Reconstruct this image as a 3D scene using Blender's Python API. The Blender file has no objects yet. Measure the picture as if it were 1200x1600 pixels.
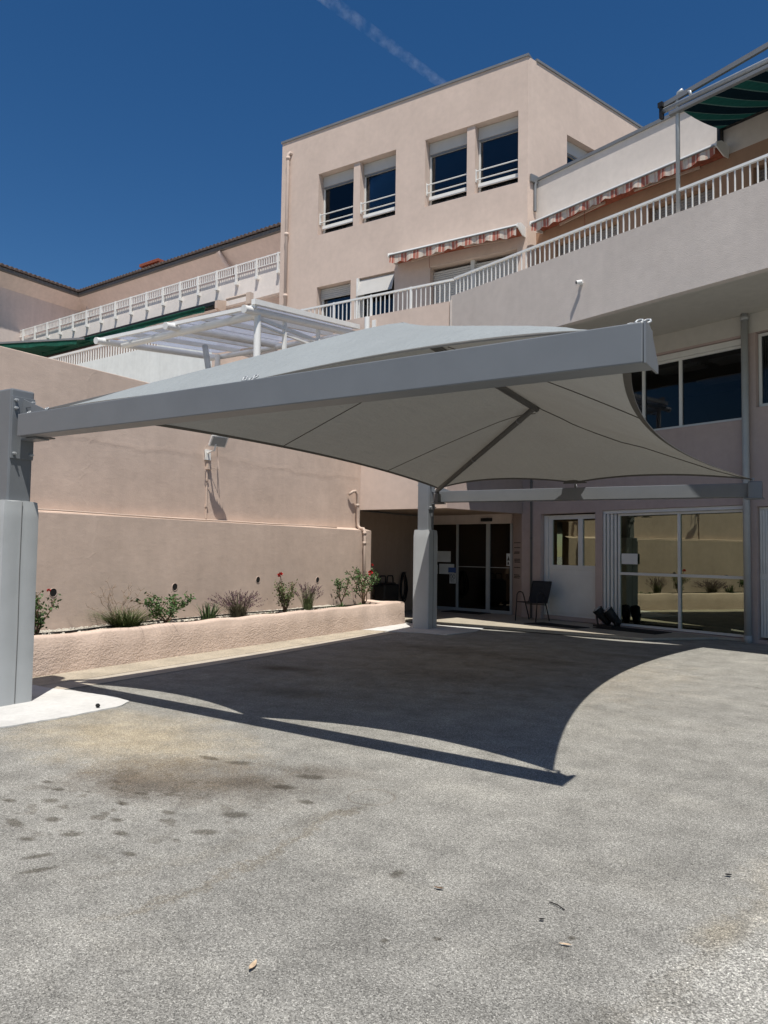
import bpy, bmesh, math, random
import numpy as np
from mathutils import Vector, Matrix
random.seed(7)
SC = bpy.context.scene
R = math.radians

# ------------------------------------------------------------------ camera
HC = 1.55
YAW, PITCH, ROLL = .561936, .052779, .013817
cy, sy = math.cos(YAW), math.sin(YAW)
F = Vector((-sy*math.cos(PITCH), cy*math.cos(PITCH), math.sin(PITCH)))
R0 = Vector((cy, sy, 0)); U0 = R0.cross(F)
cr, sr = math.cos(ROLL), math.sin(ROLL)
RR = R0*cr + U0*sr; UU = U0*cr - R0*sr
cam = bpy.data.cameras.new('camera')
cam.sensor_fit = 'HORIZONTAL'; cam.sensor_width = 36; cam.lens = 36*1172.5/1200
cam.clip_start = .05; cam.clip_end = 20000
co = bpy.data.objects.new('camera', cam); SC.collection.objects.link(co)
m = Matrix.Identity(4)
for i in range(3):
    m[i][0] = RR[i]; m[i][1] = UU[i]; m[i][2] = -F[i]
m[0][3], m[1][3], m[2][3] = 0, 0, HC
co.matrix_world = m
SC.camera = co
SC.render.resolution_x, SC.render.resolution_y = 768, 1024

# ------------------------------------------------------------------ light
SUN = Vector((.2975, -.36, 1)).normalized()
EL = math.asin(SUN.z); AZ = math.atan2(SUN.x, SUN.y)
wd = bpy.data.worlds.new('World'); SC.world = wd; wd.use_nodes = True
nt = wd.node_tree; bg = nt.nodes['Background']
sky = nt.nodes.new('ShaderNodeTexSky'); sky.sky_type = 'NISHITA'; sky.sun_disc = False
sky.sun_elevation = EL; sky.sun_rotation = AZ
sky.altitude = 300; sky.air_density = 1.0; sky.dust_density = .15; sky.ozone_density = 3.0
hs_ = nt.nodes.new('ShaderNodeHueSaturation'); hs_.inputs['Saturation'].default_value = 1.3; hs_.inputs['Hue'].default_value = .503
nt.links.new(sky.outputs[0], hs_.inputs['Color']); nt.links.new(hs_.outputs[0], bg.inputs[0]); bg.inputs[1].default_value = .062
sl = bpy.data.lights.new('sun', 'SUN'); sl.energy = 4.2; sl.angle = R(.5); sl.color = (1, .945, .86)
so = bpy.data.objects.new('sun', sl); SC.collection.objects.link(so)
so.rotation_euler = SUN.to_track_quat('Z', 'Y').to_euler()
SC.view_settings.view_transform = 'Standard'; SC.view_settings.look = 'None'
SC.view_settings.exposure = .40; SC.view_settings.gamma = 1
SC.render.engine = 'CYCLES'
SC.cycles.max_bounces = 8; SC.cycles.transparent_max_bounces = 16
SC.cycles.volume_bounces = 1

# ------------------------------------------------------------------ materials
class NT:
    def __init__(s, name):
        s.m = bpy.data.materials.new(name); s.m.use_nodes = True
        s.t = s.m.node_tree; s.t.nodes.clear()
        s.out = s.n('ShaderNodeOutputMaterial')
    def n(s, t, **k):
        o = s.t.nodes.new(t)
        for a, b in k.items(): setattr(o, a, b)
        return o
    def l(s, a, b): s.t.links.new(a, b)
    def pos(s, scale=(1, 1, 1), obj=False):
        if obj: src = s.n('ShaderNodeTexCoord').outputs['Object']
        else: src = s.n('ShaderNodeNewGeometry').outputs['Position']
        mp = s.n('ShaderNodeMapping'); mp.inputs['Scale'].default_value = scale
        s.l(src, mp.inputs[0]); return mp.outputs[0]
    def noise(s, vec, scale, detail=4, rough=.55):
        o = s.n('ShaderNodeTexNoise'); o.inputs['Scale'].default_value = scale
        o.inputs['Detail'].default_value = detail; o.inputs['Roughness'].default_value = rough
        s.l(vec, o.inputs['Vector']); return o.outputs['Fac']
    def vor(s, vec, scale, out='Distance'):
        o = s.n('ShaderNodeTexVoronoi'); o.inputs['Scale'].default_value = scale
        s.l(vec, o.inputs['Vector']); return o.outputs[out]
    def ramp(s, f, stops):
        o = s.n('ShaderNodeValToRGB'); e = o.color_ramp.elements
        while len(e) < len(stops): e.new(.5)
        for q, (p, c) in zip(e, stops):
            q.position = p; q.color = (c, c, c, 1) if isinstance(c, (int, float)) else (*c, 1)
        s.l(f, o.inputs[0]); return o.outputs[0]
    def math(s, op, a, b=None, clamp=False):
        o = s.n('ShaderNodeMath', operation=op, use_clamp=clamp)
        for i, v in enumerate((a, b)):
            if v is None: continue
            if isinstance(v, (int, float)): o.inputs[i].default_value = v
            else: s.l(v, o.inputs[i])
        return o.outputs[0]
    def mix(s, f, a, b, mode='MIX'):
        o = s.n('ShaderNodeMix', data_type='RGBA', blend_type=mode)
        for i, v in ((0, f), (6, a), (7, b)):
            if isinstance(v, (int, float)): o.inputs[i].default_value = v
            elif isinstance(v, tuple): o.inputs[i].default_value = (*v, 1)
            else: s.l(v, o.inputs[i])
        return o.outputs[2]
    def bump(s, h, strength, dist=.01):
        o = s.n('ShaderNodeBump'); o.inputs['Strength'].default_value = strength
        o.inputs['Distance'].default_value = dist; s.l(h, o.inputs['Height']); return o.outputs[0]
    def bsdf(s, col, rough=.8, spec=.3, metal=0, normal=None, **k):
        b = s.n('ShaderNodeBsdfPrincipled')
        if isinstance(col, tuple): b.inputs['Base Color'].default_value = (*col, 1)
        else: s.l(col, b.inputs['Base Color'])
        if isinstance(rough, (int, float)): b.inputs['Roughness'].default_value = rough
        else: s.l(rough, b.inputs['Roughness'])
        b.inputs['Specular IOR Level'].default_value = spec
        b.inputs['Metallic'].default_value = metal
        if normal is not None: s.l(normal, b.inputs['Normal'])
        for a, v in k.items(): b.inputs[a].default_value = v
        s.l(b.outputs[0], s.out.inputs[0]); return b

def simple(name, col, rough=.5, spec=.4, metal=0, var=.12, scale=6, bump=0, bscale=80):
    q = NT(name); p = q.pos()
    n = q.noise(p, scale, 5)
    f = q.ramp(n, [(.3, 1-var), (.7, 1+var*.5)])
    c = q.mix(1., col, f, 'MULTIPLY')
    nr = q.bump(q.noise(p, bscale, 3), bump, .004) if bump else None
    q.bsdf(c, rough, spec, metal, nr); return q.m

def stucco(name, col, fine=.5, coarse=.25, stain=.12, fscale=140, trowel=False, streak=.07):
    q = NT(name); p = q.pos()
    big = q.noise(p, .9, 6, .6); mid = q.noise(p, 7, 4)
    pz = q.pos((3.0, 3.0, .16)); drip = q.noise(pz, 1.6, 5, .65)
    f = q.ramp(big, [(.3, 1-stain), (.7, 1+stain*.4)])
    f2 = q.ramp(mid, [(.3, .95), (.7, 1.03)])
    f3 = q.ramp(drip, [(.35, 1-streak), (.6, 1.0)])
    c = q.mix(1., col, f, 'MULTIPLY'); c = q.mix(1., c, f2, 'MULTIPLY'); c = q.mix(1., c, f3, 'MULTIPLY')
    fn = q.noise(p, fscale, 3, .6)
    pt = q.pos((.75, .75, 1.5)) if trowel else p
    cn = q.noise(pt, 6 if trowel else 14, 6, .65)
    h = q.math('ADD', q.math('MULTIPLY', fn, fine), q.math('MULTIPLY', cn, coarse*4))
    if trowel:       # an old casting joint and a wandering repaired crack
        sz = q.n('ShaderNodeSeparateXYZ'); q.l(p, sz.inputs[0])
        jz = q.math('ADD', q.math('SUBTRACT', sz.outputs[2], 3.12), q.math('MULTIPLY', q.math('SUBTRACT', q.noise(p, .8, 5), .5), .55))
        joint = q.ramp(q.math('ABSOLUTE', jz), [(0., 1.), (.07, 0.)])
        jy = q.math('ADD', q.math('SUBTRACT', sz.outputs[1], 6.9), q.math('MULTIPLY', q.math('SUBTRACT', q.noise(q.pos((1, .1, 1)), 1.9, 5), .5), .9))
        crack = q.math('MULTIPLY', q.ramp(q.math('ABSOLUTE', jy), [(0., 1.), (.035, 0.)]), q.ramp(sz.outputs[2], [(.2, 1.), (1., 1.)]))
        h = q.math('ADD', h, q.math('MULTIPLY', joint, .45)); h = q.math('ADD', h, q.math('MULTIPLY', crack, .25))
        c = q.mix(q.math('MULTIPLY', joint, .25), c, (.80, .77, .75), 'MULTIPLY')
    q.bsdf(c, .92, .15, 0, q.bump(h, .55, .008)); return q.m

M = {}
M['tower'] = stucco('pink_render', (.59, .48, .415), .5, .06, .08, 150, streak=.025)
M['parapet'] = stucco('grey_pink_render', (.58, .52, .475), 1.2, .10, .08, 95, streak=.03)
M['white_render'] = stucco('cream_render', (.68, .615, .56), .5, .06, .06, 150, streak=.03)
M['leftwall'] = stucco('trowelled_pink_render', (.60, .478, .40), .45, .22, .15, 120, True, .035)
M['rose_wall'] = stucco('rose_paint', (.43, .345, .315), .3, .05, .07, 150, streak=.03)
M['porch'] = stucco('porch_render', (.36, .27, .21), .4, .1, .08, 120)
M['terrace_wall'] = stucco('awning_shaded_render', (.40, .255, .175), .4, .1, .06, 130)  # brown tone paints the awning's warm shade into the wall colour
M['soffit'] = stucco('soffit_paint', (.50, .48, .43), .3, .05, .05, 130, streak=0)
M['far_white'] = stucco('white_render', (.74, .69, .65), .4, .1, .05, 100, streak=.04)
M['far_grey'] = stucco('grey_beige_render', (.66, .565, .515), .4, .1, .06, 100)
M['pale_wall'] = stucco('pale_render', (.72, .74, .72), .4, .1, .06, 100)

def roughcast():
    q = NT('roughcast_pink'); p = q.pos()
    a = q.noise(p, 28, 6, .7); b = q.vor(p, 42)
    big = q.noise(p, 1.4, 5, .6)
    zsep = q.n('ShaderNodeSeparateXYZ'); q.l(p, zsep.inputs[0])
    smooth_top = q.math('ADD', zsep.outputs[2], q.math('MULTIPLY', q.noise(p, 2.2, 3), .35))
    mask = q.ramp(smooth_top, [(.30, 1.), (.62, .10)])
    c = q.mix(1., (.63, .50, .42), q.ramp(big, [(.3, .82), (.7, 1.05)]), 'MULTIPLY')
    c = q.mix(1., c, q.ramp(a, [(.3, .88), (.6, 1.04)]), 'MULTIPLY')
    rg = q.noise(q.pos((1, 1, 2.2)), 17, 5, .7)
    h = q.math('MULTIPLY', q.math('ADD', q.math('MULTIPLY', a, .6), q.math('ADD', rg, q.math('MULTIPLY', b, -.25))), mask)
    q.bsdf(c, .95, .1, 0, q.bump(h, .9, .026)); return q.m
M['roughcast'] = roughcast()

def asphalt():
    q = NT('worn_asphalt'); p = q.pos()
    g1 = q.vor(p, 205, 'Color'); g2 = q.noise(p, 330, 2, .7); g3 = q.noise(p, 95, 5, .75)
    big = q.noise(p, .55, 6, .6); mid = q.noise(p, 3.2, 6, .65)
    sep = q.n('ShaderNodeSeparateColor'); q.l(g1, sep.inputs[0])
    f = q.ramp(sep.outputs[0], [(0., .40), (.45, .93), (.84, 1.12), (1., 1.8)])
    c = q.mix(1., (.322, .316, .290), f, 'MULTIPLY')
    c = q.mix(1., c, q.ramp(g2, [(.3, .60), (.68, 1.32)]), 'MULTIPLY')
    c = q.mix(1., c, q.ramp(g3, [(.3, .66), (.7, 1.28)]), 'MULTIPLY')
    c = q.mix(1., c, q.ramp(big, [(.3, .86), (.5, 1.), (.72, 1.12)]), 'MULTIPLY')
    c = q.mix(1., c, q.ramp(mid, [(.3, .76), (.5, .98), (.7, 1.18)]), 'MULTIPLY')
    sx = q.n('ShaderNodeSeparateXYZ'); q.l(p, sx.inputs[0])
    wob1 = q.math('MULTIPLY', q.math('SUBTRACT', q.noise(p, 3.5, 4), .5), 1.0)
    wob2 = q.math('MULTIPLY', q.math('SUBTRACT', q.noise(p, 22, 5, .75), .5), 1.1)
    wob = q.math('ADD', wob1, wob2)
    def blob(cx, cyy, rx, ry, a=0, soft=.5, w=1.):
        ca, sa = math.cos(R(a)), math.sin(R(a))
        dx = q.math('SUBTRACT', sx.outputs[0], cx); dy = q.math('SUBTRACT', sx.outputs[1], cyy)
        u = q.math('DIVIDE', q.math('ADD', q.math('MULTIPLY', dx, ca), q.math('MULTIPLY', dy, sa)), rx)
        v = q.math('DIVIDE', q.math('SUBTRACT', q.math('MULTIPLY', dy, ca), q.math('MULTIPLY', dx, sa)), ry)
        d = q.math('SQRT', q.math('ADD', q.math('MULTIPLY', u, u), q.math('MULTIPLY', v, v)))
        d = q.math('ADD', d, q.math('MULTIPLY', wob, w))
        return q.ramp(d, [(1-soft if soft < 1 else 0., 1.), (1., 0.)])
    c = q.mix(q.math('MULTIPLY', blob(-4.6, 9.6, 3.2, 3.4, 0, .9, .8), .9), c, (1.05, .94, .81), 'MULTIPLY')  # brown ground under the canopy; tint also paints warmth into its blue shadow
    def lay(c, mask, amt, col): return q.mix(q.math('MULTIPLY', mask, amt), c, col, 'MULTIPLY')
    # tan dusty bloom beside the footing, and pale worn patch at lower right
    c = q.mix(q.math('MULTIPLY', blob(-5.1, 4.2, 1.7, .9, -10, .9), .95), c, (1.36, 1.20, .96), 'MULTIPLY')
    c = q.mix(q.math('MULTIPLY', blob(-.15, 4.3, .35, .9, -10, .8), .7), c, (1.5, 1.4, 1.25), 'MULTIPLY')
    c = q.mix(q.math('MULTIPLY', blob(-.02, 2.75, .72, 1.05, 15, .22, .55), .9), c, (1.6, 1.6, 1.6), 'MULTIPLY')
    c = q.mix(q.math('MULTIPLY', blob(-.50, 3.45, .12, .25, -22, .8, .9), .5), c, (1.05, .95, .78), 'MULTIPLY')
    # brown oil stain and its satellites
    for s in ((-3.85, 3.68, 1.15, .62, 20, .6, .62), (-3.5, 3.8, .34, .19, 20, .8, .5), (-4.05, 3.4, .7, .3, 10, .7, .5), (-3.15, 4.35, .5, .2, 20, .8, .5), (-6.4, 7.75, .6, .3, 10, .7, .75),
              (-5.3, 6.5, .8, .35, 5, .8, .5), (-4.2, 8.5, 1.4, .5, 0, .9, .4), (-5.5, 10.8, 1.6, .5, 0, .9, .5), (-4.0, 10.5, 1.2, .4, 0, .8, .4), (-3.1, 11.8, 1.0, .3, 0, .8, .4)):
        c = lay(c, blob(*s[:6]), s[6], (.47, .41, .36))
    # scattered irregular drips round the big stain
    sp = q.ramp(q.noise(q.pos((1, 1.5, 1)), 5.2, 3, .5), [(.585, 0.), (.64, 1.)])
    area = blob(-3.75, 3.05, 1.25, .95, 0, .7, .5)
    c = lay(c, q.math('MULTIPLY', sp, area), .72, (.50, .47, .43))
    sp2 = q.ramp(q.noise(q.pos((1.3, 1, 1)), 2.6, 6, .7), [(.54, 0.), (.66, 1.)])
    c = lay(c, q.math('MULTIPLY', sp2, blob(-4.3, 9.2, 3.2, 3.2, 0, .6, .5)), .5, (.50, .43, .38))
    pale = q.ramp(q.noise(q.pos((.5, 1.4, 1)), 1.3, 6, .7), [(.5, 0.), (.72, 1.)])
    coarse_ = q.ramp(q.noise(p, 70, 3, .8), [(.40, .35), (.62, 1.35)])
    c = q.mix(q.math('MULTIPLY', blob(-.02, 2.75, .72, 1.05, 15, .22, .55), .8), c, q.mix(1., c, coarse_, 'MULTIPLY'))
    c = q.mix(q.math('MULTIPLY', pale, .30), c, (1.35, 1.32, 1.26), 'MULTIPLY')
    for (x, y, rx, ry, a) in ((-4.2, 2.89, .075, .045, 10), (-4.03, 2.55, .11, .04, -10), (-4.1, 4.12, .12, .045, 0), (-3.82, 4.15, .12, .06, 20), (-3.2, 4.17, .13, .06, 20),
                              (-3.2, 3.9, .10, .05, 20), (-3.41, 2.78, .06, .035, 0), (-3.1, 3.34, .10, .06, 30), (-3.35, 2.25, .10, .03, 60), (-3.5, 2.35, .09, .03, 60),
                              (-3.15, 2.62, .05, .03, 0), (-3.9, 2.7, .06, .04, 0), (-4.4, 2.75, .05, .03, 0), (-3.75, 2.45, .06, .03, 20), (-3.05, 3.05, .09, .05, 30),
                              (-3.6, 2.9, .05, .03, 0), (-4.55, 3.1, .05, .03, 0), (-3.8, 3.1, .06, .03, 0), (-2.9, 3.75, .07, .04, 0), (-4.35, 3.05, .05, .03, 0),
                              (-1.9, 3.18, .04, .06, 0), (-1.0, 3.06, .02, .025, 0), (-1.45, 2.75, .02, .02, 0), (-1.62, 2.62, .02, .02, 0), (-3.62, 2.62, .07, .035, 30), (-3.45, 3.15, .06, .035, 0), (-4.6, 2.65, .06, .035, 0)):
        c = lay(c, blob(x, y, rx*1.1, ry*1.15, a, .55, .4), .9, (.44, .42, .39))
    # dried rill of water curving across the foreground
    def rill(x0, y0, x1, y1, w, bend, amt, col):
        L = math.hypot(x1-x0, y1-y0); ux, uy = (x1-x0)/L, (y1-y0)/L
        dx = q.math('SUBTRACT', sx.outputs[0], x0); dy = q.math('SUBTRACT', sx.outputs[1], y0)
        t = q.math('DIVIDE', q.math('ADD', q.math('MULTIPLY', dx, ux), q.math('MULTIPLY', dy, uy)), L)
        n = q.math('SUBTRACT', q.math('MULTIPLY', dy, ux), q.math('MULTIPLY', dx, uy))
        n = q.math('ADD', n, q.math('MULTIPLY', q.math('SINE', q.math('MULTIPLY', t, 5.5)), bend))
        n = q.math('ADD', n, q.math('MULTIPLY', q.math('ADD', wob1, wob2), .32))
        m1 = q.ramp(q.math('DIVIDE', q.math('ABSOLUTE', n), w), [(.2, 1.), (1., 0.)])
        m2 = q.ramp(t, [(0., 0.), (.12, 1.), (.88, 1.), (1., 0.)])
        return q.mix(q.math('MULTIPLY', q.math('MULTIPLY', m1, m2), amt), c, col, 'MULTIPLY')
    c = rill(-2.75, 2.0, -2.45, 4.0, .05, .10, .5, (.66, .58, .47))
    c = rill(-3.1, 2.2, -2.5, 3.9, .06, .05, .25, (.6, .55, .48))
    c = rill(-.85, 2.4, -.25, 4.0, .07, .08, .4, (.55, .52, .47))
    c = rill(-6.5, 12.2, .5, 9.3, .03, .06, .45, (.5, .48, .45))
    c = rill(-3.3, 7.2, 2.5, 4.6, .02, .05, .25, (.6, .58, .55))
    for sc_ in ((-3.06, 2.62, -2.72, 3.0, .008), (-3.0, 2.58, -2.78, 2.84, .006), (-1.62, 2.62, -1.40, 2.60, .006), (-2.25, 3.1, -2.05, 3.35, .006)):
        c = rill(*sc_[:4], sc_[4], .004, .55, (1.5, 1.48, 1.42))
    rd = q.math('SQRT', q.math('ADD', q.math('POWER', q.math('SUBTRACT', sx.outputs[0], -2.62), 2.), q.math('POWER', q.math('SUBTRACT', sx.outputs[1], 4.06), 2.)))
    ring = q.ramp(q.math('ABSOLUTE', q.math('SUBTRACT', q.math('ADD', rd, q.math('MULTIPLY', wob1, .04)), .15)), [(0., 1.), (.013, 0.)])
    c = lay(c, ring, .55, (.6, .52, .45))
    h = q.math('ADD', q.math('MULTIPLY', sep.outputs[1], .5), q.math('ADD', g2, q.math('MULTIPLY', g3, .8)))
    q.bsdf(c, .93, .18, 0, q.bump(h, .65, .006)); return q.m
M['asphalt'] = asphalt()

def concrete(name, col, grain=1.0, stain=.18):
    q = NT(name); p = q.pos()
    a = q.noise(p, 2.5, 6, .65); b = q.noise(p, 140, 3, .7); d = q.noise(p, 22, 4, .6)
    c = q.mix(1., col, q.ramp(a, [(.3, 1-stain), (.65, 1.04)]), 'MULTIPLY')
    c = q.mix(1., c, q.ramp(b, [(.3, 1-.22*grain), (.7, 1+.15*grain)]), 'MULTIPLY')
    c = q.mix(1., c, q.ramp(d, [(.3, .93), (.7, 1.04)]), 'MULTIPLY')
    q.bsdf(c, .9, .2, 0, q.bump(q.math('ADD', b, d), .4*grain+.1, .008)); return q.m
M['white_concrete'] = concrete('fresh_concrete', (.60, .60, .585), .35, .14)
M['gutter'] = concrete('pebbly_concrete', (.50, .44, .35), 2.0, .25)
M['kerb'] = concrete('smooth_concrete', (.50, .45, .38), .8, .25)
M['pave'] = concrete('entrance_concrete', (.42, .38, .31), .6, .2)
M['soil'] = concrete('planter_soil', (.10, .075, .055), 2.5, .4)
M['chips'] = concrete('pale_chips', (.62, .58, .50), 1.5, .2)
M['terrace'] = concrete('terrace_paving', (.40, .36, .31), 1, .2)

M['steel'] = simple('grey_painted_steel', (.155, .168, .182), .42, .45, 0, .07, 3, .05, 60)
M['steel_dark'] = simple('dark_steel', (.115, .112, .106), .45, .4, 0, .1, 5)
M['galv'] = simple('galvanised_steel', (.42, .44, .45), .5, .5, .35, .1, 10)
M['pad'] = simple('grey_vinyl', (.385, .405, .415), .5, .35, 0, .05, 4, .12, 9)
M['white_metal'] = simple('white_painted_metal', (.74, .74, .72), .35, .45, 0, .05, 5)
M['pvc'] = simple('white_plastic_frame', (.62, .62, .595), .4, .4, 0, .06, 4)
M['cream_pvc'] = simple('cream_plastic', (.52, .415, .345), .6, .3, 0, .08, 6)
M['bluepipe'] = simple('pale_grey_pipe', (.36, .37, .365), .45, .4, 0, .08, 4)
M['shutter'] = simple('grey_shutter', (.50, .49, .47), .5, .35, 0, .05, 3)
M['black'] = simple('black_plastic', (.016, .016, .017), .5, .35, 0, .2, 9)
M['blackmesh'] = simple('black_sling_fabric', (.028, .03, .034), .75, .2, 0, .2, 60, .3, 200)
M['brown_shutter'] = simple('grey_brown_shutter', (.26, .235, .22), .5, .35, 0, .05, 3)
M['coping'] = simple('grey_zinc', (.22, .225, .23), .45, .4, .3, .12, 3)
M['tile'] = simple('dark_tile', (.10, .075, .065), .85, .2, 0, .35, 12, .4, 60)
M['brick'] = simple('red_brick', (.30, .095, .06), .9, .15, 0, .35, 14, .6, 40)
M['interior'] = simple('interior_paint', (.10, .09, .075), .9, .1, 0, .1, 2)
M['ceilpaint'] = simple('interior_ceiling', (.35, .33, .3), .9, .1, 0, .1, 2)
M['paper'] = simple('white_paper', (.62, .62, .60), .7, .2, 0, .05, 8)
M['bluecard'] = simple('blue_sticker', (.05, .10, .28), .6, .3, 0, .05, 8)
M['ink'] = simple('grey_ink', (.07, .065, .06), .8, .2, 0, .1, 8)
M['bark'] = simple('woody_stem', (.15, .10, .065), .9, .15, 0, .3, 60, .6, 90)
M['rubber'] = simple('dark_rubber', (.02, .02, .02), .85, .2, 0, .2, 20, .4, 90)
M['leaf'] = simple('rose_leaf', (.065, .125, .035), .5, .4, 0, .5, 14)
M['leaf_pale'] = simple('pale_leaf', (.12, .15, .06), .6, .3, 0, .4, 14)
M['grass'] = simple('green_blade', (.085, .115, .035), .6, .3, 0, .5, 18)
M['iris'] = simple('iris_blade', (.07, .11, .04), .5, .4, 0, .4, 14)
M['lavender'] = simple('lavender_stem', (.115, .105, .065), .8, .2, 0, .45, 18)
M['lavflower'] = simple('lavender_head', (.14, .085, .10), .85, .2, 0, .4, 30)
M['twig'] = simple('dry_twig', (.28, .20, .14), .9, .1, 0, .3, 30)
M['redpetal'] = simple('red_petal', (.52, .022, .018), .55, .3, 0, .3, 30)
M['deadleaf'] = simple('tan_dry_leaf', (.55, .42, .29), .8, .2, 0, .3, 40)
M['louvre'] = simple('lamp_louvre', (.55, .55, .52), .3, .6, 0, .05, 5)
M['lens'] = simple('lamp_glass', (.32, .33, .33), .2, .6, 0, .1, 9)
M['curtain'] = simple('pale_curtain', (.42, .39, .35), .9, .1, 0, .2, 12)

def glass(name, refl, tint, trans):
    q = NT(name)
    g = q.n('ShaderNodeBsdfGlossy'); g.inputs['Color'].default_value = (*tint, 1)
    p = q.pos(); nb = q.bump(q.noise(p, .8, 2), .05, .02)
    g.inputs['Roughness'].default_value = .004; q.l(nb, g.inputs['Normal'])
    t = q.n('ShaderNodeBsdfTransparent'); t.inputs['Color'].default_value = (*trans, 1)
    lw = q.n('ShaderNodeFresnel'); lw.inputs['IOR'].default_value = 1.5
    f = q.math('ADD', q.math('MULTIPLY', lw.outputs[0], 1.3), refl-.05, True)
    mx = q.n('ShaderNodeMixShader'); q.l(f, mx.inputs[0]); q.l(t.outputs[0], mx.inputs[1]); q.l(g.outputs[0], mx.inputs[2])
    q.l(mx.outputs[0], q.out.inputs[0]); return q.m
M['mirror_glass'] = glass('solar_glass', .30, (.80, .86, .66), (.28, .29, .26))
M['glass'] = glass('window_glass', .035, (.95, .97, 1.), (.5, .51, .51))
M['clear_glass'] = glass('shaded_window_glass', .012, (.9, .95, 1.), (.6, .6, .6))
M['dark_glass'] = glass('tinted_door_glass', .075, (1, .95, .88), (.3, .3, .3))
def roofglass():
    q = NT('opal_roof_glass')
    t = q.n('ShaderNodeBsdfTransparent'); t.inputs['Color'].default_value = (.66, .69, .76, 1)
    d = q.n('ShaderNodeBsdfTranslucent'); d.inputs['Color'].default_value = (.46, .48, .54, 1)
    mx = q.n('ShaderNodeMixShader'); mx.inputs[0].default_value = .5
    n = q.ramp(q.noise(q.pos(), 3, 4), [(.3, .35), (.7, .62)]); q.l(n, mx.inputs[0])
    q.l(t.outputs[0], mx.inputs[1]); q.l(d.outputs[0], mx.inputs[2])
    g = q.n('ShaderNodeBsdfGlossy'); g.inputs['Roughness'].default_value = .05
    m2 = q.n('ShaderNodeMixShader'); m2.inputs[0].default_value = .08
    q.l(mx.outputs[0], m2.inputs[1]); q.l(g.outputs[0], m2.inputs[2]); q.l(m2.outputs[0], q.out.inputs[0]); return q.m
M['roofglass'] = roofglass()
def sailcloth():
    q = NT('grey_shade_cloth'); p = q.pos()
    wv = q.noise(q.pos((1, 8, 1)), 25, 4, .7); fine = q.noise(p, 260, 2, .6); big = q.noise(p, 1.1, 4)
    c = q.mix(1., (.305, .335, .35), q.ramp(wv, [(.3, .84), (.7, 1.08)]), 'MULTIPLY')
    c = q.mix(1., c, q.ramp(fine, [(.3, .9), (.7, 1.08)]), 'MULTIPLY')
    c = q.mix(1., c, q.ramp(big, [(.3, .93), (.7, 1.04)]), 'MULTIPLY')
    nb = q.bump(q.noise(q.pos((2.5, 1, 1)), 3.2, 5, .65), .5, .05)
    d = q.n('ShaderNodeBsdfDiffuse'); q.l(c, d.inputs[0]); q.l(nb, d.inputs['Normal'])
    t = q.n('ShaderNodeBsdfTranslucent'); t.inputs[0].default_value = (.33, .30, .25, 1); q.l(nb, t.inputs['Normal'])
    mx = q.n('ShaderNodeMixShader'); mx.inputs[0].default_value = .13
    q.l(d.outputs[0], mx.inputs[1]); q.l(t.outputs[0], mx.inputs[2]); q.l(mx.outputs[0], q.out.inputs[0]); return q.m
M['sail'] = sailcloth()
M['sailhem'] = simple('sail_webbing', (.115, .112, .105), .9, .1, 0, .1, 20)
def stripes(name, cols, axis, width):
    q = NT(name)
    tc = q.n('ShaderNodeTexCoord'); sx = q.n('ShaderNodeSeparateXYZ'); q.l(tc.outputs['Object'], sx.inputs[0])
    t = q.math('FRACT', q.math('DIVIDE', sx.outputs[axis], width))
    o = q.n('ShaderNodeValToRGB'); o.color_ramp.interpolation = 'CONSTANT'; e = o.color_ramp.elements
    while len(e) < len(cols): e.new(.5)
    for k, (q_, cc) in enumerate(zip(e, cols)): q_.position = cc[0]; q_.color = (*cc[1], 1)
    q.l(t, o.inputs[0])
    c = q.mix(1., o.outputs[0], q.ramp(q.noise(q.pos(), 9, 4), [(.3, .8), (.7, 1.08)]), 'MULTIPLY')
    d = q.n('ShaderNodeBsdfDiffuse'); q.l(c, d.inputs[0])
    tr = q.n('ShaderNodeBsdfTranslucent'); q.l(c, tr.inputs[0])
    mx = q.n('ShaderNodeMixShader'); mx.inputs[0].default_value = .18
    q.l(d.outputs[0], mx.inputs[1]); q.l(tr.outputs[0], mx.inputs[2]); q.l(mx.outputs[0], q.out.inputs[0]); return q.m
M['redstripe'] = stripes('red_striped_canvas', [(0, (.46, .17, .13)), (.20, (.62, .46, .38)), (.28, (.44, .15, .115)), (.40, (.60, .38, .31)), (.50, (.70, .62, .54)), (.78, (.64, .47, .40)), (.88, (.70, .62, .54))], 0, .36)
M['greenstripe'] = stripes('green_striped_canvas', [(0, (.010, .05, .042)), (.40, (.05, .09, .08)), (.44, (.004, .010, .014)), (.94, (.05, .09, .08))], 0, .52)
M['green'] = simple('green_canvas', (.008, .075, .05), .8, .2, 0, .25, 5)

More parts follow.
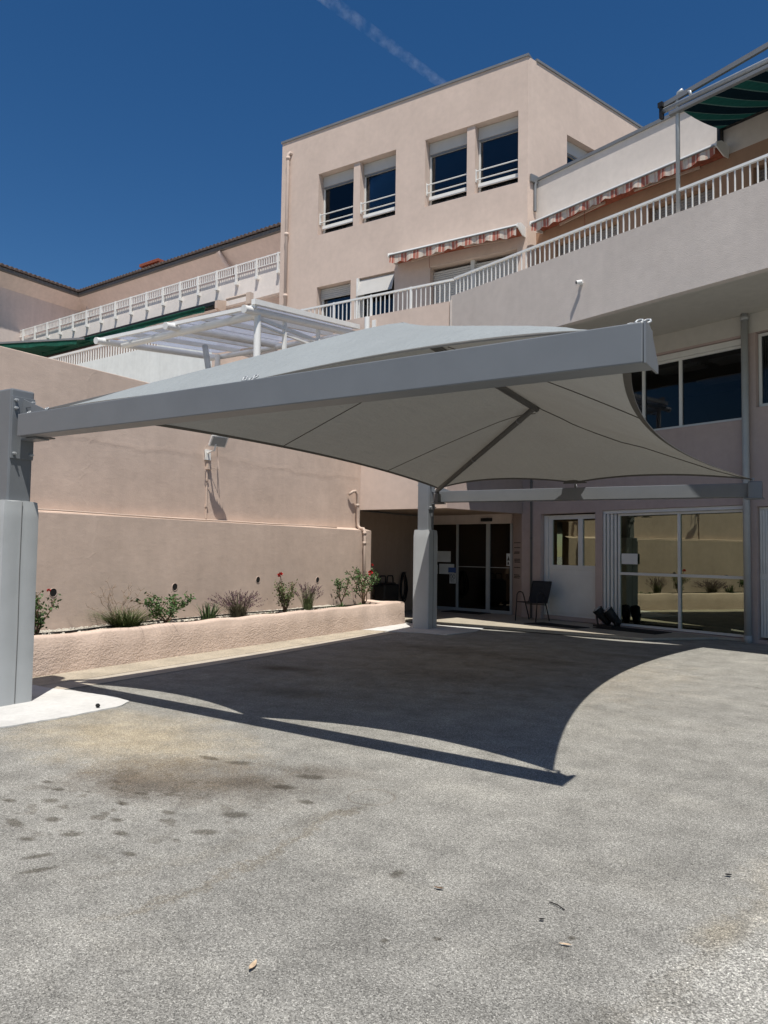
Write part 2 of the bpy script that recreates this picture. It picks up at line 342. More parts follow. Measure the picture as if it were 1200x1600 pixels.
# ------------------------------------------------------------------ mesh helpers
OFF = {}
SEP = {'lower_gusset', 'end_cap', 'folding_arm', 'collar', 'bolt', 'clip', 'clamp_ring', 'guard_rail', 'cross_bar', 'chair_frame', 'louvred_door'}
class MB:
    def __init__(s, T=None): s.v = []; s.f = []; s.T = T
    def add(s, vs, fs):
        b = len(s.v)
        if s.T is not None: vs = [tuple(s.T @ Vector(v)) for v in vs]
        s.v += [tuple(v) for v in vs]; s.f += [tuple(b+i for i in f) for f in fs]; return s
    def box(s, x0, x1, y0, y1, z0, z1):
        return s.add([(x0, y0, z0), (x1, y0, z0), (x1, y1, z0), (x0, y1, z0), (x0, y0, z1), (x1, y0, z1), (x1, y1, z1), (x0, y1, z1)],
              [(0, 3, 2, 1), (4, 5, 6, 7), (0, 1, 5, 4), (1, 2, 6, 5), (2, 3, 7, 6), (3, 0, 4, 7)])
    def poly(s, pts): return s.add(pts, [tuple(range(len(pts)))])
    def prism(s, pts, d):
        n = len(pts); d = Vector(d); q = [tuple(Vector(p)+d) for p in pts]
        fs = [tuple(range(n))[::-1], tuple(range(n, 2*n))] + [(i, (i+1) % n, n+(i+1) % n, n+i) for i in range(n)]
        return s.add(list(pts)+q, fs)
    def tube(s, pts, r, n=10, r1=None, caps=True):
        pts = [Vector(p) for p in pts]; k = len(pts); vs = []; fs = []
        up = Vector((0, 0, 1))
        prev = None
        for i, p in enumerate(pts):
            d = (pts[min(i+1, k-1)]-pts[max(i-1, 0)]).normalized()
            if prev is None:
                a = d.cross(up if abs(d.z) < .9 else Vector((1, 0, 0))).normalized()
            else:
                a = (prev - d*prev.dot(d)); a = a.normalized() if a.length > 1e-6 else d.cross(up).normalized()
            prev = a; b = d.cross(a)
            rr = r if r1 is None else r+(r1-r)*i/(k-1)
            for j in range(n):
                t = 2*math.pi*j/n; vs.append(tuple(p+(a*math.cos(t)+b*math.sin(t))*rr))
        for i in range(k-1):
            for j in range(n): fs.append((i*n+j, i*n+(j+1) % n, (i+1)*n+(j+1) % n, (i+1)*n+j))
        if caps: fs += [tuple(range(n))[::-1], tuple((k-1)*n+j for j in range(n))]
        return s.add(vs, fs)
    def bar(s, a, b, w, h):        # rectangular bar from a to b; w horizontal, h vertical-ish
        a = Vector(a); b = Vector(b); d = (b-a).normalized()
        sd = d.cross(Vector((0, 0, 1)))
        sd = sd.normalized() if sd.length > 1e-5 else Vector((1, 0, 0))
        u = sd.cross(d); vs = []
        for p in (a, b):
            for (i, j) in ((-1, -1), (1, -1), (1, 1), (-1, 1)): vs.append(tuple(p+sd*(i*w/2)+u*(j*h/2)))
        return s.add(vs, [(0, 3, 2, 1), (4, 5, 6, 7), (0, 1, 5, 4), (1, 2, 6, 5), (2, 3, 7, 6), (3, 0, 4, 7)])
    def ball(s, c, rx, ry=None, rz=None, n=12, mm=8):
        ry = ry or rx; rz = rz or rx; vs = []; fs = []
        for i in range(mm+1):
            t = math.pi*i/mm
            for j in range(n):
                p = 2*math.pi*j/n
                vs.append((c[0]+rx*math.sin(t)*math.cos(p), c[1]+ry*math.sin(t)*math.sin(p), c[2]+rz*math.cos(t)))
        for i in range(mm):
            for j in range(n): fs.append((i*n+j, (i+1)*n+j, (i+1)*n+(j+1) % n, i*n+(j+1) % n))
        return s.add(vs, fs)
    def wall(s, x0, x1, z0, z1, y, th, holes=()):
        xs = sorted({x0, x1, *[min(max(h[i], x0), x1) for h in holes for i in (0, 1)]})
        zs = sorted({z0, z1, *[min(max(h[i], z0), z1) for h in holes for i in (2, 3)]})
        def solid(i, j):
            if i < 0 or j < 0 or i >= len(xs)-1 or j >= len(zs)-1: return False
            cx, cz = (xs[i]+xs[i+1])/2, (zs[j]+zs[j+1])/2
            return not any(h[0] < cx < h[1] and h[2] < cz < h[3] for h in holes)
        for i in range(len(xs)-1):
            for j in range(len(zs)-1):
                if not solid(i, j): continue
                a, b, c, d = xs[i], xs[i+1], zs[j], zs[j+1]
                s.poly([(a, y, c), (b, y, c), (b, y, d), (a, y, d)])
                s.poly([(a, y+th, c), (a, y+th, d), (b, y+th, d), (b, y+th, c)])
                if not solid(i-1, j): s.poly([(a, y, c), (a, y, d), (a, y+th, d), (a, y+th, c)])
                if not solid(i+1, j): s.poly([(b, y, c), (b, y+th, c), (b, y+th, d), (b, y, d)])
                if not solid(i, j-1): s.poly([(a, y, c), (a, y+th, c), (b, y+th, c), (b, y, c)])
                if not solid(i, j+1): s.poly([(a, y, d), (b, y, d), (b, y+th, d), (a, y+th, d)])
        return s
    def split(s, name, mat, parent, smooth, bevel):
        # every loose piece becomes an object of its own
        par = list(range(len(s.v)))
        def fd(a):
            while par[a] != a: par[a] = par[par[a]]; a = par[a]
            return a
        for f in s.f:
            for q in f[1:]: par[fd(q)] = fd(f[0])
        T_, s.T = s.T, None; grp = {}; first = None
        for f in s.f: grp.setdefault(fd(f[0]), []).append(f)
        for fs in grp.values():
            ids = sorted({i for f in fs for i in f}); mp = {a: b for b, a in enumerate(ids)}
            b = MB(); b.v = [s.v[i] for i in ids]; b.f = [tuple(mp[i] for i in f) for f in fs]
            o = b.build(name, mat, parent, smooth, bevel, sep=False); first = first or o
        return first
    def build(s, name, mat, parent=None, smooth=False, bevel=0, org=None, label=None, sep=None):
        if (sep if sep is not None else name in SEP): return s.split(name, mat, parent, smooth, bevel)
        me = bpy.data.meshes.new(name)
        o = org if org is not None else (OFF.get(parent.name, Vector((0, 0, 0))) if parent else Vector((0, 0, 0)))
        me.from_pydata([(v[0]-o[0], v[1]-o[1], v[2]-o[2]) for v in s.v], [], s.f)
        bm = bmesh.new(); bm.from_mesh(me)
        bmesh.ops.remove_doubles(bm, verts=bm.verts, dist=1e-5)
        if bevel:
            es = [e for e in bm.edges if len(e.link_faces) == 2 and e.calc_face_angle(0) > .5]
            bmesh.ops.bevel(bm, geom=es, offset=bevel, segments=2, affect='EDGES', profile=.5)
        bmesh.ops.recalc_face_normals(bm, faces=bm.faces)
        bm.to_mesh(me); bm.free()
        if smooth:
            for p in me.polygons: p.use_smooth = True
            if bevel or smooth == 'auto':
                me.set_sharp_from_angle(angle=R(40))
        me.materials.append(mat)
        ob = bpy.data.objects.new(name, me); SC.collection.objects.link(ob)
        if parent is not None: ob.parent = parent
        if org is not None and parent is None: ob.location = org
        OFF[ob.name] = Vector(o)
        if label: ob['label'] = label
        return ob

def thing(name, label, cat, loc=(0, 0, 0), rotz=0., group=None, local=None):
    o = bpy.data.objects.new(name, None); SC.collection.objects.link(o)
    o.empty_display_size = .2; o.location = loc; o.rotation_euler = (0, 0, rotz)
    o['label'] = label; o['category'] = cat
    if group: o['group'] = group
    OFF[o.name] = Vector((0, 0, 0)) if (local or (local is None and rotz)) else Vector(loc)
    return o
def tag(o, label, cat, group=None):
    o['label'] = label; o['category'] = cat
    if group: o['group'] = group
    return o
def struct(o): o['kind'] = 'structure'; return o
def stuff(o, label=None, cat=None):
    o['kind'] = 'stuff'
    if label: o['label'] = label; o['category'] = cat
    return o
def copy_part(src, parent, loc=None):
    c = src.copy(); SC.collection.objects.link(c); c.parent = parent
    if loc is not None: c.location = loc
    return c
def copy_tree(o, parent=None):
    c = o.copy(); SC.collection.objects.link(c); c.parent = parent
    for ch in list(o.children): copy_tree(ch, c)
    return c

AW = -.33284
Q0 = Vector((-1.6, 15.1, 0))
WM = Matrix.Translation(Q0) @ Matrix.Rotation(AW, 4, 'Z')       # wing frame: x along the facade, y into the building

# ------------------------------------------------------------------ ground
mb = MB(); mb.poly([(-300, -300, 0), (300, -300, 0), (300, 300, 0), (-300, 300, 0)])
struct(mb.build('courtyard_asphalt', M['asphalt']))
mb = MB(); mb.prism([(-8.3, -2, .004), (-7.72, -2, .004), (-7.70, 8.65, .004), (-7.76, 12.2, .004), (-7.9, 14.1, .004), (-8.3, 14.1, .004)], (0, 0, .006))
struct(mb.build('gutter_strip', M['gutter']))
mb = MB(); mb.prism([(-7.715, -2, .004), (-7.36, -2, .004), (-7.30, 8.2, .004), (-7.45, 12.3, .004), (-7.755, 12.3, .004), (-7.695, 8.65, .004)], (0, 0, .003))
struct(mb.build('gutter_kerb', M['kerb']))
def patch(pts, z, seed):
    rnd = random.Random(seed); out = []
    for a, b in zip(pts, pts[1:]+pts[:1]):
        L = math.hypot(b[0]-a[0], b[1]-a[1]); n = max(1, int(L/.06)); nx, ny = -(b[1]-a[1])/L, (b[0]-a[0])/L; w = 0
        for k in range(n):
            f = k/n; w = w*.6+rnd.gauss(0, .008); out.append((a[0]+(b[0]-a[0])*f+nx*w, a[1]+(b[1]-a[1])*f+ny*w, z))
    mb = MB(); mb.prism([(x, y, .001) for x, y, _ in out], (0, 0, z+.001)); return struct(mb.build('concrete_footing', M['white_concrete']))
patch([(-7.95, 2.9), (-6.95, 3.28), (-6.2, 3.70), (-6.12, 4.3), (-6.10, 4.9), (-6.22, 5.12), (-6.6, 5.19), (-7.0, 5.15), (-7.95, 5.06)], .0105, 4)
patch([(-8.25, 12.38), (-7.6, 12.5), (-7.0, 12.66), (-6.52, 12.62), (-6.38, 13.6), (-6.5, 14.25), (-8.25, 14.2)], .0125, 5)
# entrance pavement with a narrow joint before it
pv = [(-9.8, 14.45, 0), (-7.6, 14.40, 0), (-5.55, 14.18, 0), (-4.5, 14.12, 0), (-3.3, 14.1, 0), (-2.2, 15.2, 0), (-1.6, 15.15, 0), (-6.6, 17.0, 0), (-7.1, 17.9, 0), (-9.8, 18.2, 0)]
mb = MB(); mb.prism([(x, y, .005) for x, y, _ in pv], (0, 0, .045))
struct(mb.build('entrance_pavement', M['pave'], bevel=.008))
mb = MB(); mb.prism([(-9.25, 14.36, .0045), (-7.6, 14.31, .0045), (-5.55, 14.09, .0045), (-4.5, 14.03, .0045), (-3.4, 14.02, .0045), (-3.3, 14.1, .0045), (-4.5, 14.115, .0045), (-5.55, 14.175, .0045), (-7.6, 14.395, .0045), (-9.25, 14.445, .0045)], (0, 0, .003))
struct(mb.build('pavement_joint', M['rubber']))
mb = MB(); mb.box(-60, -10.45, -20, 60, 3.7, 4.0)
struct(mb.build('upper_terrace', M['terrace']))

# ------------------------------------------------------------------ retaining wall
TL = Matrix(((0, -1, 0, 0), (1, 0, 0, 0), (0, 0, 1, 0), (0, 0, 0, 1)))
rw = thing('retaining_wall', 'tall trowelled pink retaining wall with ledge and weep holes behind the planter', 'wall', (-9.6, 6, 0))
mb = MB(); mb.box(-9.79, -9.47, -3, 14.028, 0, 4.18)
mb.build('upper_wall', M['leftwall'], rw, bevel=.012)
mb = MB()
mb.prism([(-9.469, -3, 0), (-9.25, -3, 0), (-9.25, -3, 2.015), (-9.469, -3, 2.065)], (0, 17.16, 0))
mb.build('lower_wall', M['leftwall'], rw)
for (y, z) in ((6.281, .932), (8.433, .94), (10.407, 1.005), (12.197, .961), (4.2, .93)):
    mb = MB(); n = 14
    ring = lambda X, r: [(X, y+r*math.cos(2*math.pi*k/n), z+r*1.05*math.sin(2*math.pi*k/n)) for k in range(n)]
    vs = ring(-9.249, .060) + ring(-9.243, .058) + ring(-9.243, .055) + ring(-9.248, .054)
    fs = []
    for a in range(3): fs += [(a*n+k, a*n+(k+1) % n, (a+1)*n+(k+1) % n, (a+1)*n+k) for k in range(n)]
    mb.add(vs, fs); wp = mb.build('weep_hole', M['leftwall'], rw, True)
    mb = MB(); mb.add(ring(-9.2475, .055), [tuple(range(n))]); mb.build('opening', M['rubber'], wp)
for (dz, rr, dy) in ((.012, .012, 0),):
    mb = MB(); pts = []
    y = -2.5
    while y < 13.75: pts.append((-9.285+random.uniform(-.006, .006)-dz*.8, y, 2.035+dz+random.uniform(-.010, .010))); y += 1.1
    mb.tube(pts, rr, 8); mb.build('cable_conduit', M['cream_pvc'], rw, True)
# floodlight
FX = Matrix.Translation((.72, -.68, -.075))
fl = thing('floodlight', 'small white floodlight on a conduit fixed high on the pink retaining wall', 'floodlight', (-9.48, 9.27, 3.1))
mb = MB(T=FX @ Matrix.Translation((-9.83, 9.86, 3.46)) @ Matrix.Rotation(R(-20), 4, 'Z') @ Matrix.Rotation(R(38), 4, 'Y'))
mb.box(-.025, .03, -.15, .15, -.11, .11); hd = mb.build('lamp_head', M['white_metal'], fl, bevel=.008)
mb = MB(T=FX @ Matrix.Translation((-9.83, 9.86, 3.46)) @ Matrix.Rotation(R(-20), 4, 'Z') @ Matrix.Rotation(R(38), 4, 'Y'))
mb.box(.031, .036, -.125, .125, -.085, .085); mb.build('lens', M['lens'], hd)
for k in range(5):
    mb = MB(T=FX @ Matrix.Translation((-9.83, 9.86, 3.46)) @ Matrix.Rotation(R(-20), 4, 'Z') @ Matrix.Rotation(R(38), 4, 'Y'))
    mb.box(-.05, -.025, -.11+k*.05, -.10+k*.05, -.08, .08); mb.build('cooling_fin', M['white_metal'], hd)
mb = MB(FX); mb.tube([(-9.85, 9.82, 3.40), (-9.9, 9.84, 3.3), (-10.17, 9.95, 3.28)], .016, 8); mb.box(-10.2, -10.15, 9.89, 10.01, 3.16, 3.34)
mb.build('bracket', M['white_metal'], fl)
mb = MB(FX); mb.box(-10.2, -10.14, 9.93, 10.02, 3.0, 3.1); mb.tube([(-10.16, 9.99, 3.05), (-10.05, 10.12, 3.0), (-10.13, 10.14, 3.25), (-9.95, 9.95, 3.42)], .006, 6)
mb.tube([(-10.16, 9.90, 3.05), (-10.02, 9.72, 3.3), (-9.9, 9.78, 3.5)], .006, 6)
mb.build('junction_box', M['cream_pvc'], fl)
mb = MB(FX); mb.tube([(-10.18, 9.96, 3.1), (-10.18, 9.96, 2.15)], .014, 8)
for z in (2.35, 2.8): mb.box(-10.2, -10.16, 9.935, 9.985, z, z+.03)
mb.build('conduit', M['cream_pvc'], fl)
# waste pipe in the wall corner
dp = thing('waste_pipe', 'cream waste pipe elbowing down the pink wall corner beside the porch', 'pipe', (-9.2, 13.78, .45))
mb = MB(); mb.tube([(-9.42, 13.50, 2.79), (-9.36, 13.57, 2.86), (-9.36, 13.66, 2.88), (-9.36, 13.74, 2.81), (-9.36, 13.78, 2.2), (-9.36, 13.79, 2.12), (-9.30, 13.78, 2.06), (-9.20, 13.775, 2.05), (-9.165, 13.77, 1.98), (-9.165, 13.765, .45)], .032, 12)
mb.build('pipe', M['cream_pvc'], dp, True)
for z in (1.92, 1.70, .9):
    mb = MB(); mb.tube([(-9.165, 13.767, z), (-9.165, 13.767, z+.065)], .041, 12); mb.build('collar', M['cream_pvc'], dp, True)
mb = MB(); mb.tube([(-9.36, 13.757, 2.54), (-9.36, 13.757, 2.60)], .040, 12); mb.build('collar', M['cream_pvc'], dp, True)

# ------------------------------------------------------------------ planter
pl = thing('planter', 'low roughcast pink planter wall running along the retaining wall', 'planter', (-8.3, 9, 0))
def rough_wall(a, b, th, h, seg, inn):
    # battered little wall from a to b with rounded, uneven top; inn = inward side unit vector
    mb = MB(); a = Vector(a); b = Vector(b); inn = Vector(inn); n = seg; prof = []
    rnd = random.Random(3)
    rows = []
    for i in range(n+1):
        p = a+(b-a)*i/n; w = lambda s: (rnd.random()-.5)*s
        dz = .008*math.sin(i*.7)+w(.006)
        o = .006*math.sin(i*1.3)+w(.006)
        rows.append([tuple(p+inn*(-.02+o)+Vector((0, 0, -.01))), tuple(p+inn*(o)+Vector((0, 0, h*.5))), tuple(p+inn*(.004+o*.5)+Vector((0, 0, h-.04+dz))), tuple(p+inn*(.02)+Vector((0, 0, h-.012+dz))),
                     tuple(p+inn*(.045)+Vector((0, 0, h+dz))), tuple(p+inn*(th-.04)+Vector((0, 0, h+dz))), tuple(p+inn*th+Vector((0, 0, h-.03+dz))), tuple(p+inn*th+Vector((0, 0, .1)))])
    k = len(rows[0]); vs = [v for r in rows for v in r]
    fs = [(i*k+j, (i+1)*k+j, (i+1)*k+j+1, i*k+j+1) for i in range(n) for j in range(k-1)]
    fs += [tuple(range(k))[::-1], tuple(n*k+j for j in range(k))]
    return mb.add(vs, fs)
rough_wall((-8.28, -3, 0), (-8.28, 14.04, 0), .17, .478, 150, (-1, 0, 0)).build('front_wall', M['roughcast'], pl, 'auto')
rough_wall((-8.29, 14.03, 0), (-9.24, 14.03, 0), .17, .476, 12, (0, -1, 0)).build('end_wall', M['roughcast'], pl, 'auto')
mb = MB(); rnd = random.Random(5)
nx, ny = 14, 170; vs = []; fs = []
for j in range(ny+1):
    for i in range(nx+1):
        x = -9.25+i/nx*.86; y = -3+j/ny*16.95
        vs.append((x, y, .37+.03*rnd.random()+.03*math.sin(y*1.7+i)*math.sin(i*.9)))
for j in range(ny):
    for i in range(nx): a = j*(nx+1)+i; fs.append((a, a+1, a+nx+2, a+nx+1))
mb.add(vs, fs); mb.build('soil', M['soil'], pl)
mb = MB()
for k in range(2600):
    y = rnd.uniform(4, 12.6); x = -9.23+abs(rnd.gauss(0, .11))+ (.0 if rnd.random() < .88 else rnd.uniform(0, .6)); z = .415+rnd.random()*.02
    r = rnd.uniform(.010, .028); a = rnd.uniform(0, 3)
    T = Matrix.Translation((x, y, z)) @ Matrix.Rotation(a, 4, 'Z') @ Matrix.Rotation(rnd.uniform(-.6, .6), 4, 'X')
    vs = [T @ Vector(v) for v in ((-r, -r*.7, -r*.4), (r, -r*.6, -r*.4), (r*.8, r*.7, -r*.4), (-r*.9, r*.6, -r*.4), (-r*.4, -r*.3, r*.5), (r*.5, 0, r*.5), (0, r*.4, r*.55))]
    mb.add(vs, [(0, 1, 5, 4), (1, 2, 5), (2, 6, 5), (2, 3, 6), (3, 0, 4, 6), (4, 5, 6)])
stuff(mb.build('stone_chips', M['chips']), 'pale stone chips strewn on the soil at the foot of the wall', 'gravel')
mb = MB(); mb.tube([(-9.0, 3, .42), (-8.95, 5.5, .43), (-8.9, 6.3, .43), (-8.75, 6.9, .47), (-8.95, 7.6, .46), (-8.85, 8.4, .47), (-8.95, 9.6, .46), (-8.9, 11, .45), (-8.8, 12.4, .45), (-8.7, 13.2, .45)], .011, 8)
tag(mb.build('irrigation_hose', M['rubber'], smooth=True), 'thin black irrigation hose lying on the planter soil', 'hose')

# ------------------------------------------------------------------ plants
def leaf(mb, p, d, L, w, rnd, bend=.25):
    d = Vector(d).normalized(); s = d.cross(Vector((rnd.uniform(-1, 1), rnd.uniform(-1, 1), rnd.uniform(-.4, 1))))
    s = s.normalized() if s.length > 1e-4 else Vector((1, 0, 0)); p = Vector(p); u = s.cross(d)
    mb.add([tuple(p), tuple(p+d*L*.45+s*w*.5+u*L*bend*.3), tuple(p+d*L+u*L*bend*.0), tuple(p+d*L*.45-s*w*.5+u*L*bend*.3)], [(0, 1, 2, 3)])
def rose(loc, h, label, stems, leaves, flowers, seed, name='rose_bush', spread=.35, base_bare=.4, lsize=.055, lmat='leaf', group=None):
    rnd = random.Random(seed); t = thing(name, label, 'plant', loc, local=True, group=group or 'rose bushes in the planter')
    tips = []; mb = MB()
    for k in range(stems):
        a = 2*math.pi*k/stems+rnd.uniform(-.5, .5)
        p = Vector((rnd.uniform(-.03, .03), rnd.uniform(-.03, .03), 0)); pts = [p]
        hh = h*rnd.uniform(.75, 1.0)
        for s in range(1, 6):
            f = s/5; r = spread*f**1.2*(1+.25*math.sin(s*2+k))
            pts.append(Vector((math.cos(a)*r*.7+rnd.uniform(-.025, .025), math.sin(a)*r+rnd.uniform(-.025, .025), hh*f)))
        mb.tube(pts, .013, 6, .005); tips.append(pts)
        for s in (2, 3, 4):
            if rnd.random() < .7:
                b = pts[s]; e = b+Vector((rnd.uniform(-.1, .1), rnd.uniform(-.14, .14), rnd.uniform(.04, .16)))
                mb.tube([b, (b+e)/2+Vector((0, 0, .01)), e], .006, 5, .003); tips.append([b]*3+[b, e])
    mb.build('stem', M['bark'], t, True)
    mb = MB()
    for k in range(leaves):
        pts = rnd.choice(tips); f = base_bare+(1-base_bare)*rnd.random()**.7; x = f*(len(pts)-1); i = min(int(x), len(pts)-2)
        p = Vector(pts[i]).lerp(Vector(pts[i+1]), x-i)+Vector((rnd.gauss(0, .03), rnd.gauss(0, .035), rnd.gauss(0, .03)))
        leaf(mb, p, (rnd.uniform(-1, 1), rnd.uniform(-1, 1), rnd.uniform(-.4, .9)), lsize*rnd.uniform(.6, 1.25), lsize*.55*rnd.uniform(.7, 1.2), rnd)
    mb.build('foliage', M[lmat], t)
    for fp in flowers:
        mb = MB(); c = Vector(fp[:3]); r = fp[3]
        for k in range(26):
            d = Vector((rnd.uniform(-1, 1), rnd.uniform(-1, 1), rnd.uniform(-.3, 1))).normalized()
            leaf(mb, c+d*r*.15, d, r, r*.9, rnd, .6)
        mb.build('flower', M['redpetal'], t)
    return t
def blades(loc, name, label, cat, n, h, rad, w, mat, seed, arch=.5, head=None, hn=0):
    rnd = random.Random(seed); t = thing(name, label, cat, loc, local=True, group={'seedling': 'seedlings in the planter', 'lavender_bush': 'lavender bushes in the planter'}.get(name)); mb = MB(); hb = MB()
    for k in range(n):
        a = rnd.uniform(0, 2*math.pi); r0 = rad*.35*math.sqrt(rnd.random()); b = Vector((math.cos(a)*r0, math.sin(a)*r0*1.3, 0))
        lean = rnd.random()*arch; L = h*rnd.uniform(.55, 1.05); a2 = a+rnd.uniform(-.8, .8); pts = []
        for s in range(4):
            f = s/3; q = b+Vector((math.cos(a2)*rad*lean*f*f*1.6+.0, math.sin(a2)*rad*lean*f*f*1.9, L*f*(1-.25*lean*f))); pts.append(q)
        sd = Vector((-math.sin(a2+rnd.uniform(-1, 1)), math.cos(a2), 0)).normalized(); vs = []
        for s, q in enumerate(pts):
            ww = w*(1-.85*(s/3)**1.5)*.5; vs += [tuple(q-sd*ww), tuple(q+sd*ww)]
        mb.add(vs, [(2*i, 2*i+1, 2*i+3, 2*i+2) for i in range(3)])
        if head and k < hn:
            for j in range(7):
                leaf(hb, pts[-1].lerp(pts[-2], j*.09), (rnd.uniform(-1, 1), rnd.uniform(-1, 1), 1.2), .03, .014, rnd)
    mb.build('foliage', M[mat], t)
    if head: hb.build('flower_heads', M[head], t)
    return t
rose((-8.72, 5.72, .40), .62, 'small rose bush half hidden behind the near padded post', 5, 420, [(.06, .10, .60, .025)], 1, spread=.22, base_bare=.15)
blades((-8.8, 7.12, .38), 'grass_tuft', 'dense low green grass tuft below the dry twigs in the planter', 'plant', 520, .36, .42, .012, 'grass', 2, .9)
rnd = random.Random(11)
t = thing('dry_twigs', 'bare dry twigs fanning above the grass tuft against the pink wall', 'plant', (-8.9, 7.05, .4), local=True)
mb = MB()
for k in range(13):
    a = rnd.uniform(-1, 1); pts = [Vector((rnd.uniform(-.05, .05), rnd.uniform(-.08, .08), 0))]
    L = rnd.uniform(.45, .78)
    for s in range(1, 6): pts.append(Vector((rnd.uniform(-.06, .06), a*.5*(s/5)**1.1+rnd.uniform(-.02, .02), L*(s/5)*(1-.35*abs(a)*s/5))))
    mb.tube(pts, .004, 5, .0018)
    for s in (3, 4, 5):
        for _ in range(3):
            b = pts[s]; mb.tube([b, b+Vector((rnd.uniform(-.05, .05), rnd.uniform(-.07, .07), rnd.uniform(0, .06)))], .002, 4)
mb.build('twig', M['twig'], t)
rose((-8.8, 7.88, .39), .52, 'gnarled rose bush with spreading leafy branches and no flowers in the planter', 6, 620, [], 4, spread=.46, base_bare=.45, lsize=.06)
blades((-8.8, 8.74, .38), 'iris_clump', 'clump of upright broad iris blades in the planter', 'plant', 60, .34, .26, .028, 'iris', 5, .5)
blades((-8.8, 9.42, .39), 'lavender_bush', 'rounded brownish lavender bush with faded flower heads beside the iris clump', 'plant', 420, .47, .33, .006, 'lavender', 6, .8, 'lavflower', 160)
t = rose((-8.8, 10.66, .40), .66, 'upright leafy plant with one red rose on a tall stem', 7, 700, [(.02, -.19, .71, .05)], 7, spread=.22, base_bare=.1, lsize=.045, lmat='leaf_pale')
mb = MB(); mb.tube([(0, -.02, .1), (.01, -.12, .4), (.02, -.18, .69)], .006, 6); mb.build('flower_stem', M['bark'], t, True)
blades((-8.85, 11.38, .40), 'lavender_bush', 'tall loose lavender bush with upright flower spikes right of the red rose', 'plant', 300, .54, .24, .006, 'leaf_pale', 8, .6, 'lavflower', 90)
for k, (y, hh, lb) in enumerate(((10.15, .10, 'tiny seedling beside the lavender bush'), (12.0, .12, 'tiny leafy seedling between lavender and small rose'), (12.35, .16, 'low bushy seedling in front of the small rose'), (13.0, .12, 'tiny seedling at the foot of the tall rose'))):
    blades((-8.62, y*.985, .40), 'seedling', lb, 'plant', 34, hh, .10, .02, 'leaf', 20+k, .9)
rose((-8.95, 12.62, .40), .60, 'small rose bush with a single leafy crown against the wall corner', 4, 300, [], 9, spread=.30, base_bare=.72)
rose((-8.8, 13.22, .40), .84, 'tallest rose bush with bare stems and red blooms at the planter end', 6, 640, [(.05, .17, .70, .05), (.0, .32, .86, .03), (.1, .06, .66, .03)], 10, spread=.38, base_bare=.66)

# ------------------------------------------------------------------ shade canopy
cp = thing('shade_canopy', 'large grey car shade sail on two cantilever beams and padded posts', 'canopy', (-7.2, 8.8, 0))
B1a, B1b = Vector((-6.96, 4.37, 2.742)), Vector((-.935, 4.14, 2.678))
B2a, B2b = Vector((-7.20, 13.40, 2.668)), Vector((-1.33, 13.17, 2.602))
mb = MB(); mb.bar(B1a, B1b, .20, .222); b1 = mb.build('beam', M['steel'], cp, bevel=.008)
mb = MB(); mb.bar(B2a, B2b, .20, .222); b2 = mb.build('beam', M['steel'], cp, bevel=.008)
def endplate(B, parent):
    mb = MB(); x, y, z = B
    mb.prism([(x, y-.101, z-.112), (x, y+.19, z-.112), (x, y+.19, z-.06), (x, y+.03, z+.095), (x, y-.02, z+.113), (x, y-.101, z+.113)], (.012, 0, 0))
    return mb.build('end_plate', M['steel'], parent)
endplate(B1b, b1); endplate(B2b, b2)
mb = MB(); mb.box(B2b.x-.10, B2b.x+.10, B2b.y-.17, B2b.y-.05, B2b.z-.13, B2b.z+.13)
mb.prism([(B2b.x-.16, B2b.y-.18, B2b.z-.14), (B2b.x+.12, B2b.y-.18, B2b.z-.14), (B2b.x+.12, B2b.y+.1, B2b.z-.14), (B2b.x-.16, B2b.y+.1, B2b.z-.14)], (0, 0, .02))
mb.build('cap_bracket', M['steel'], b2, bevel=.01)
posts = [(-7.175, 4.375), (-7.47, 13.475)]
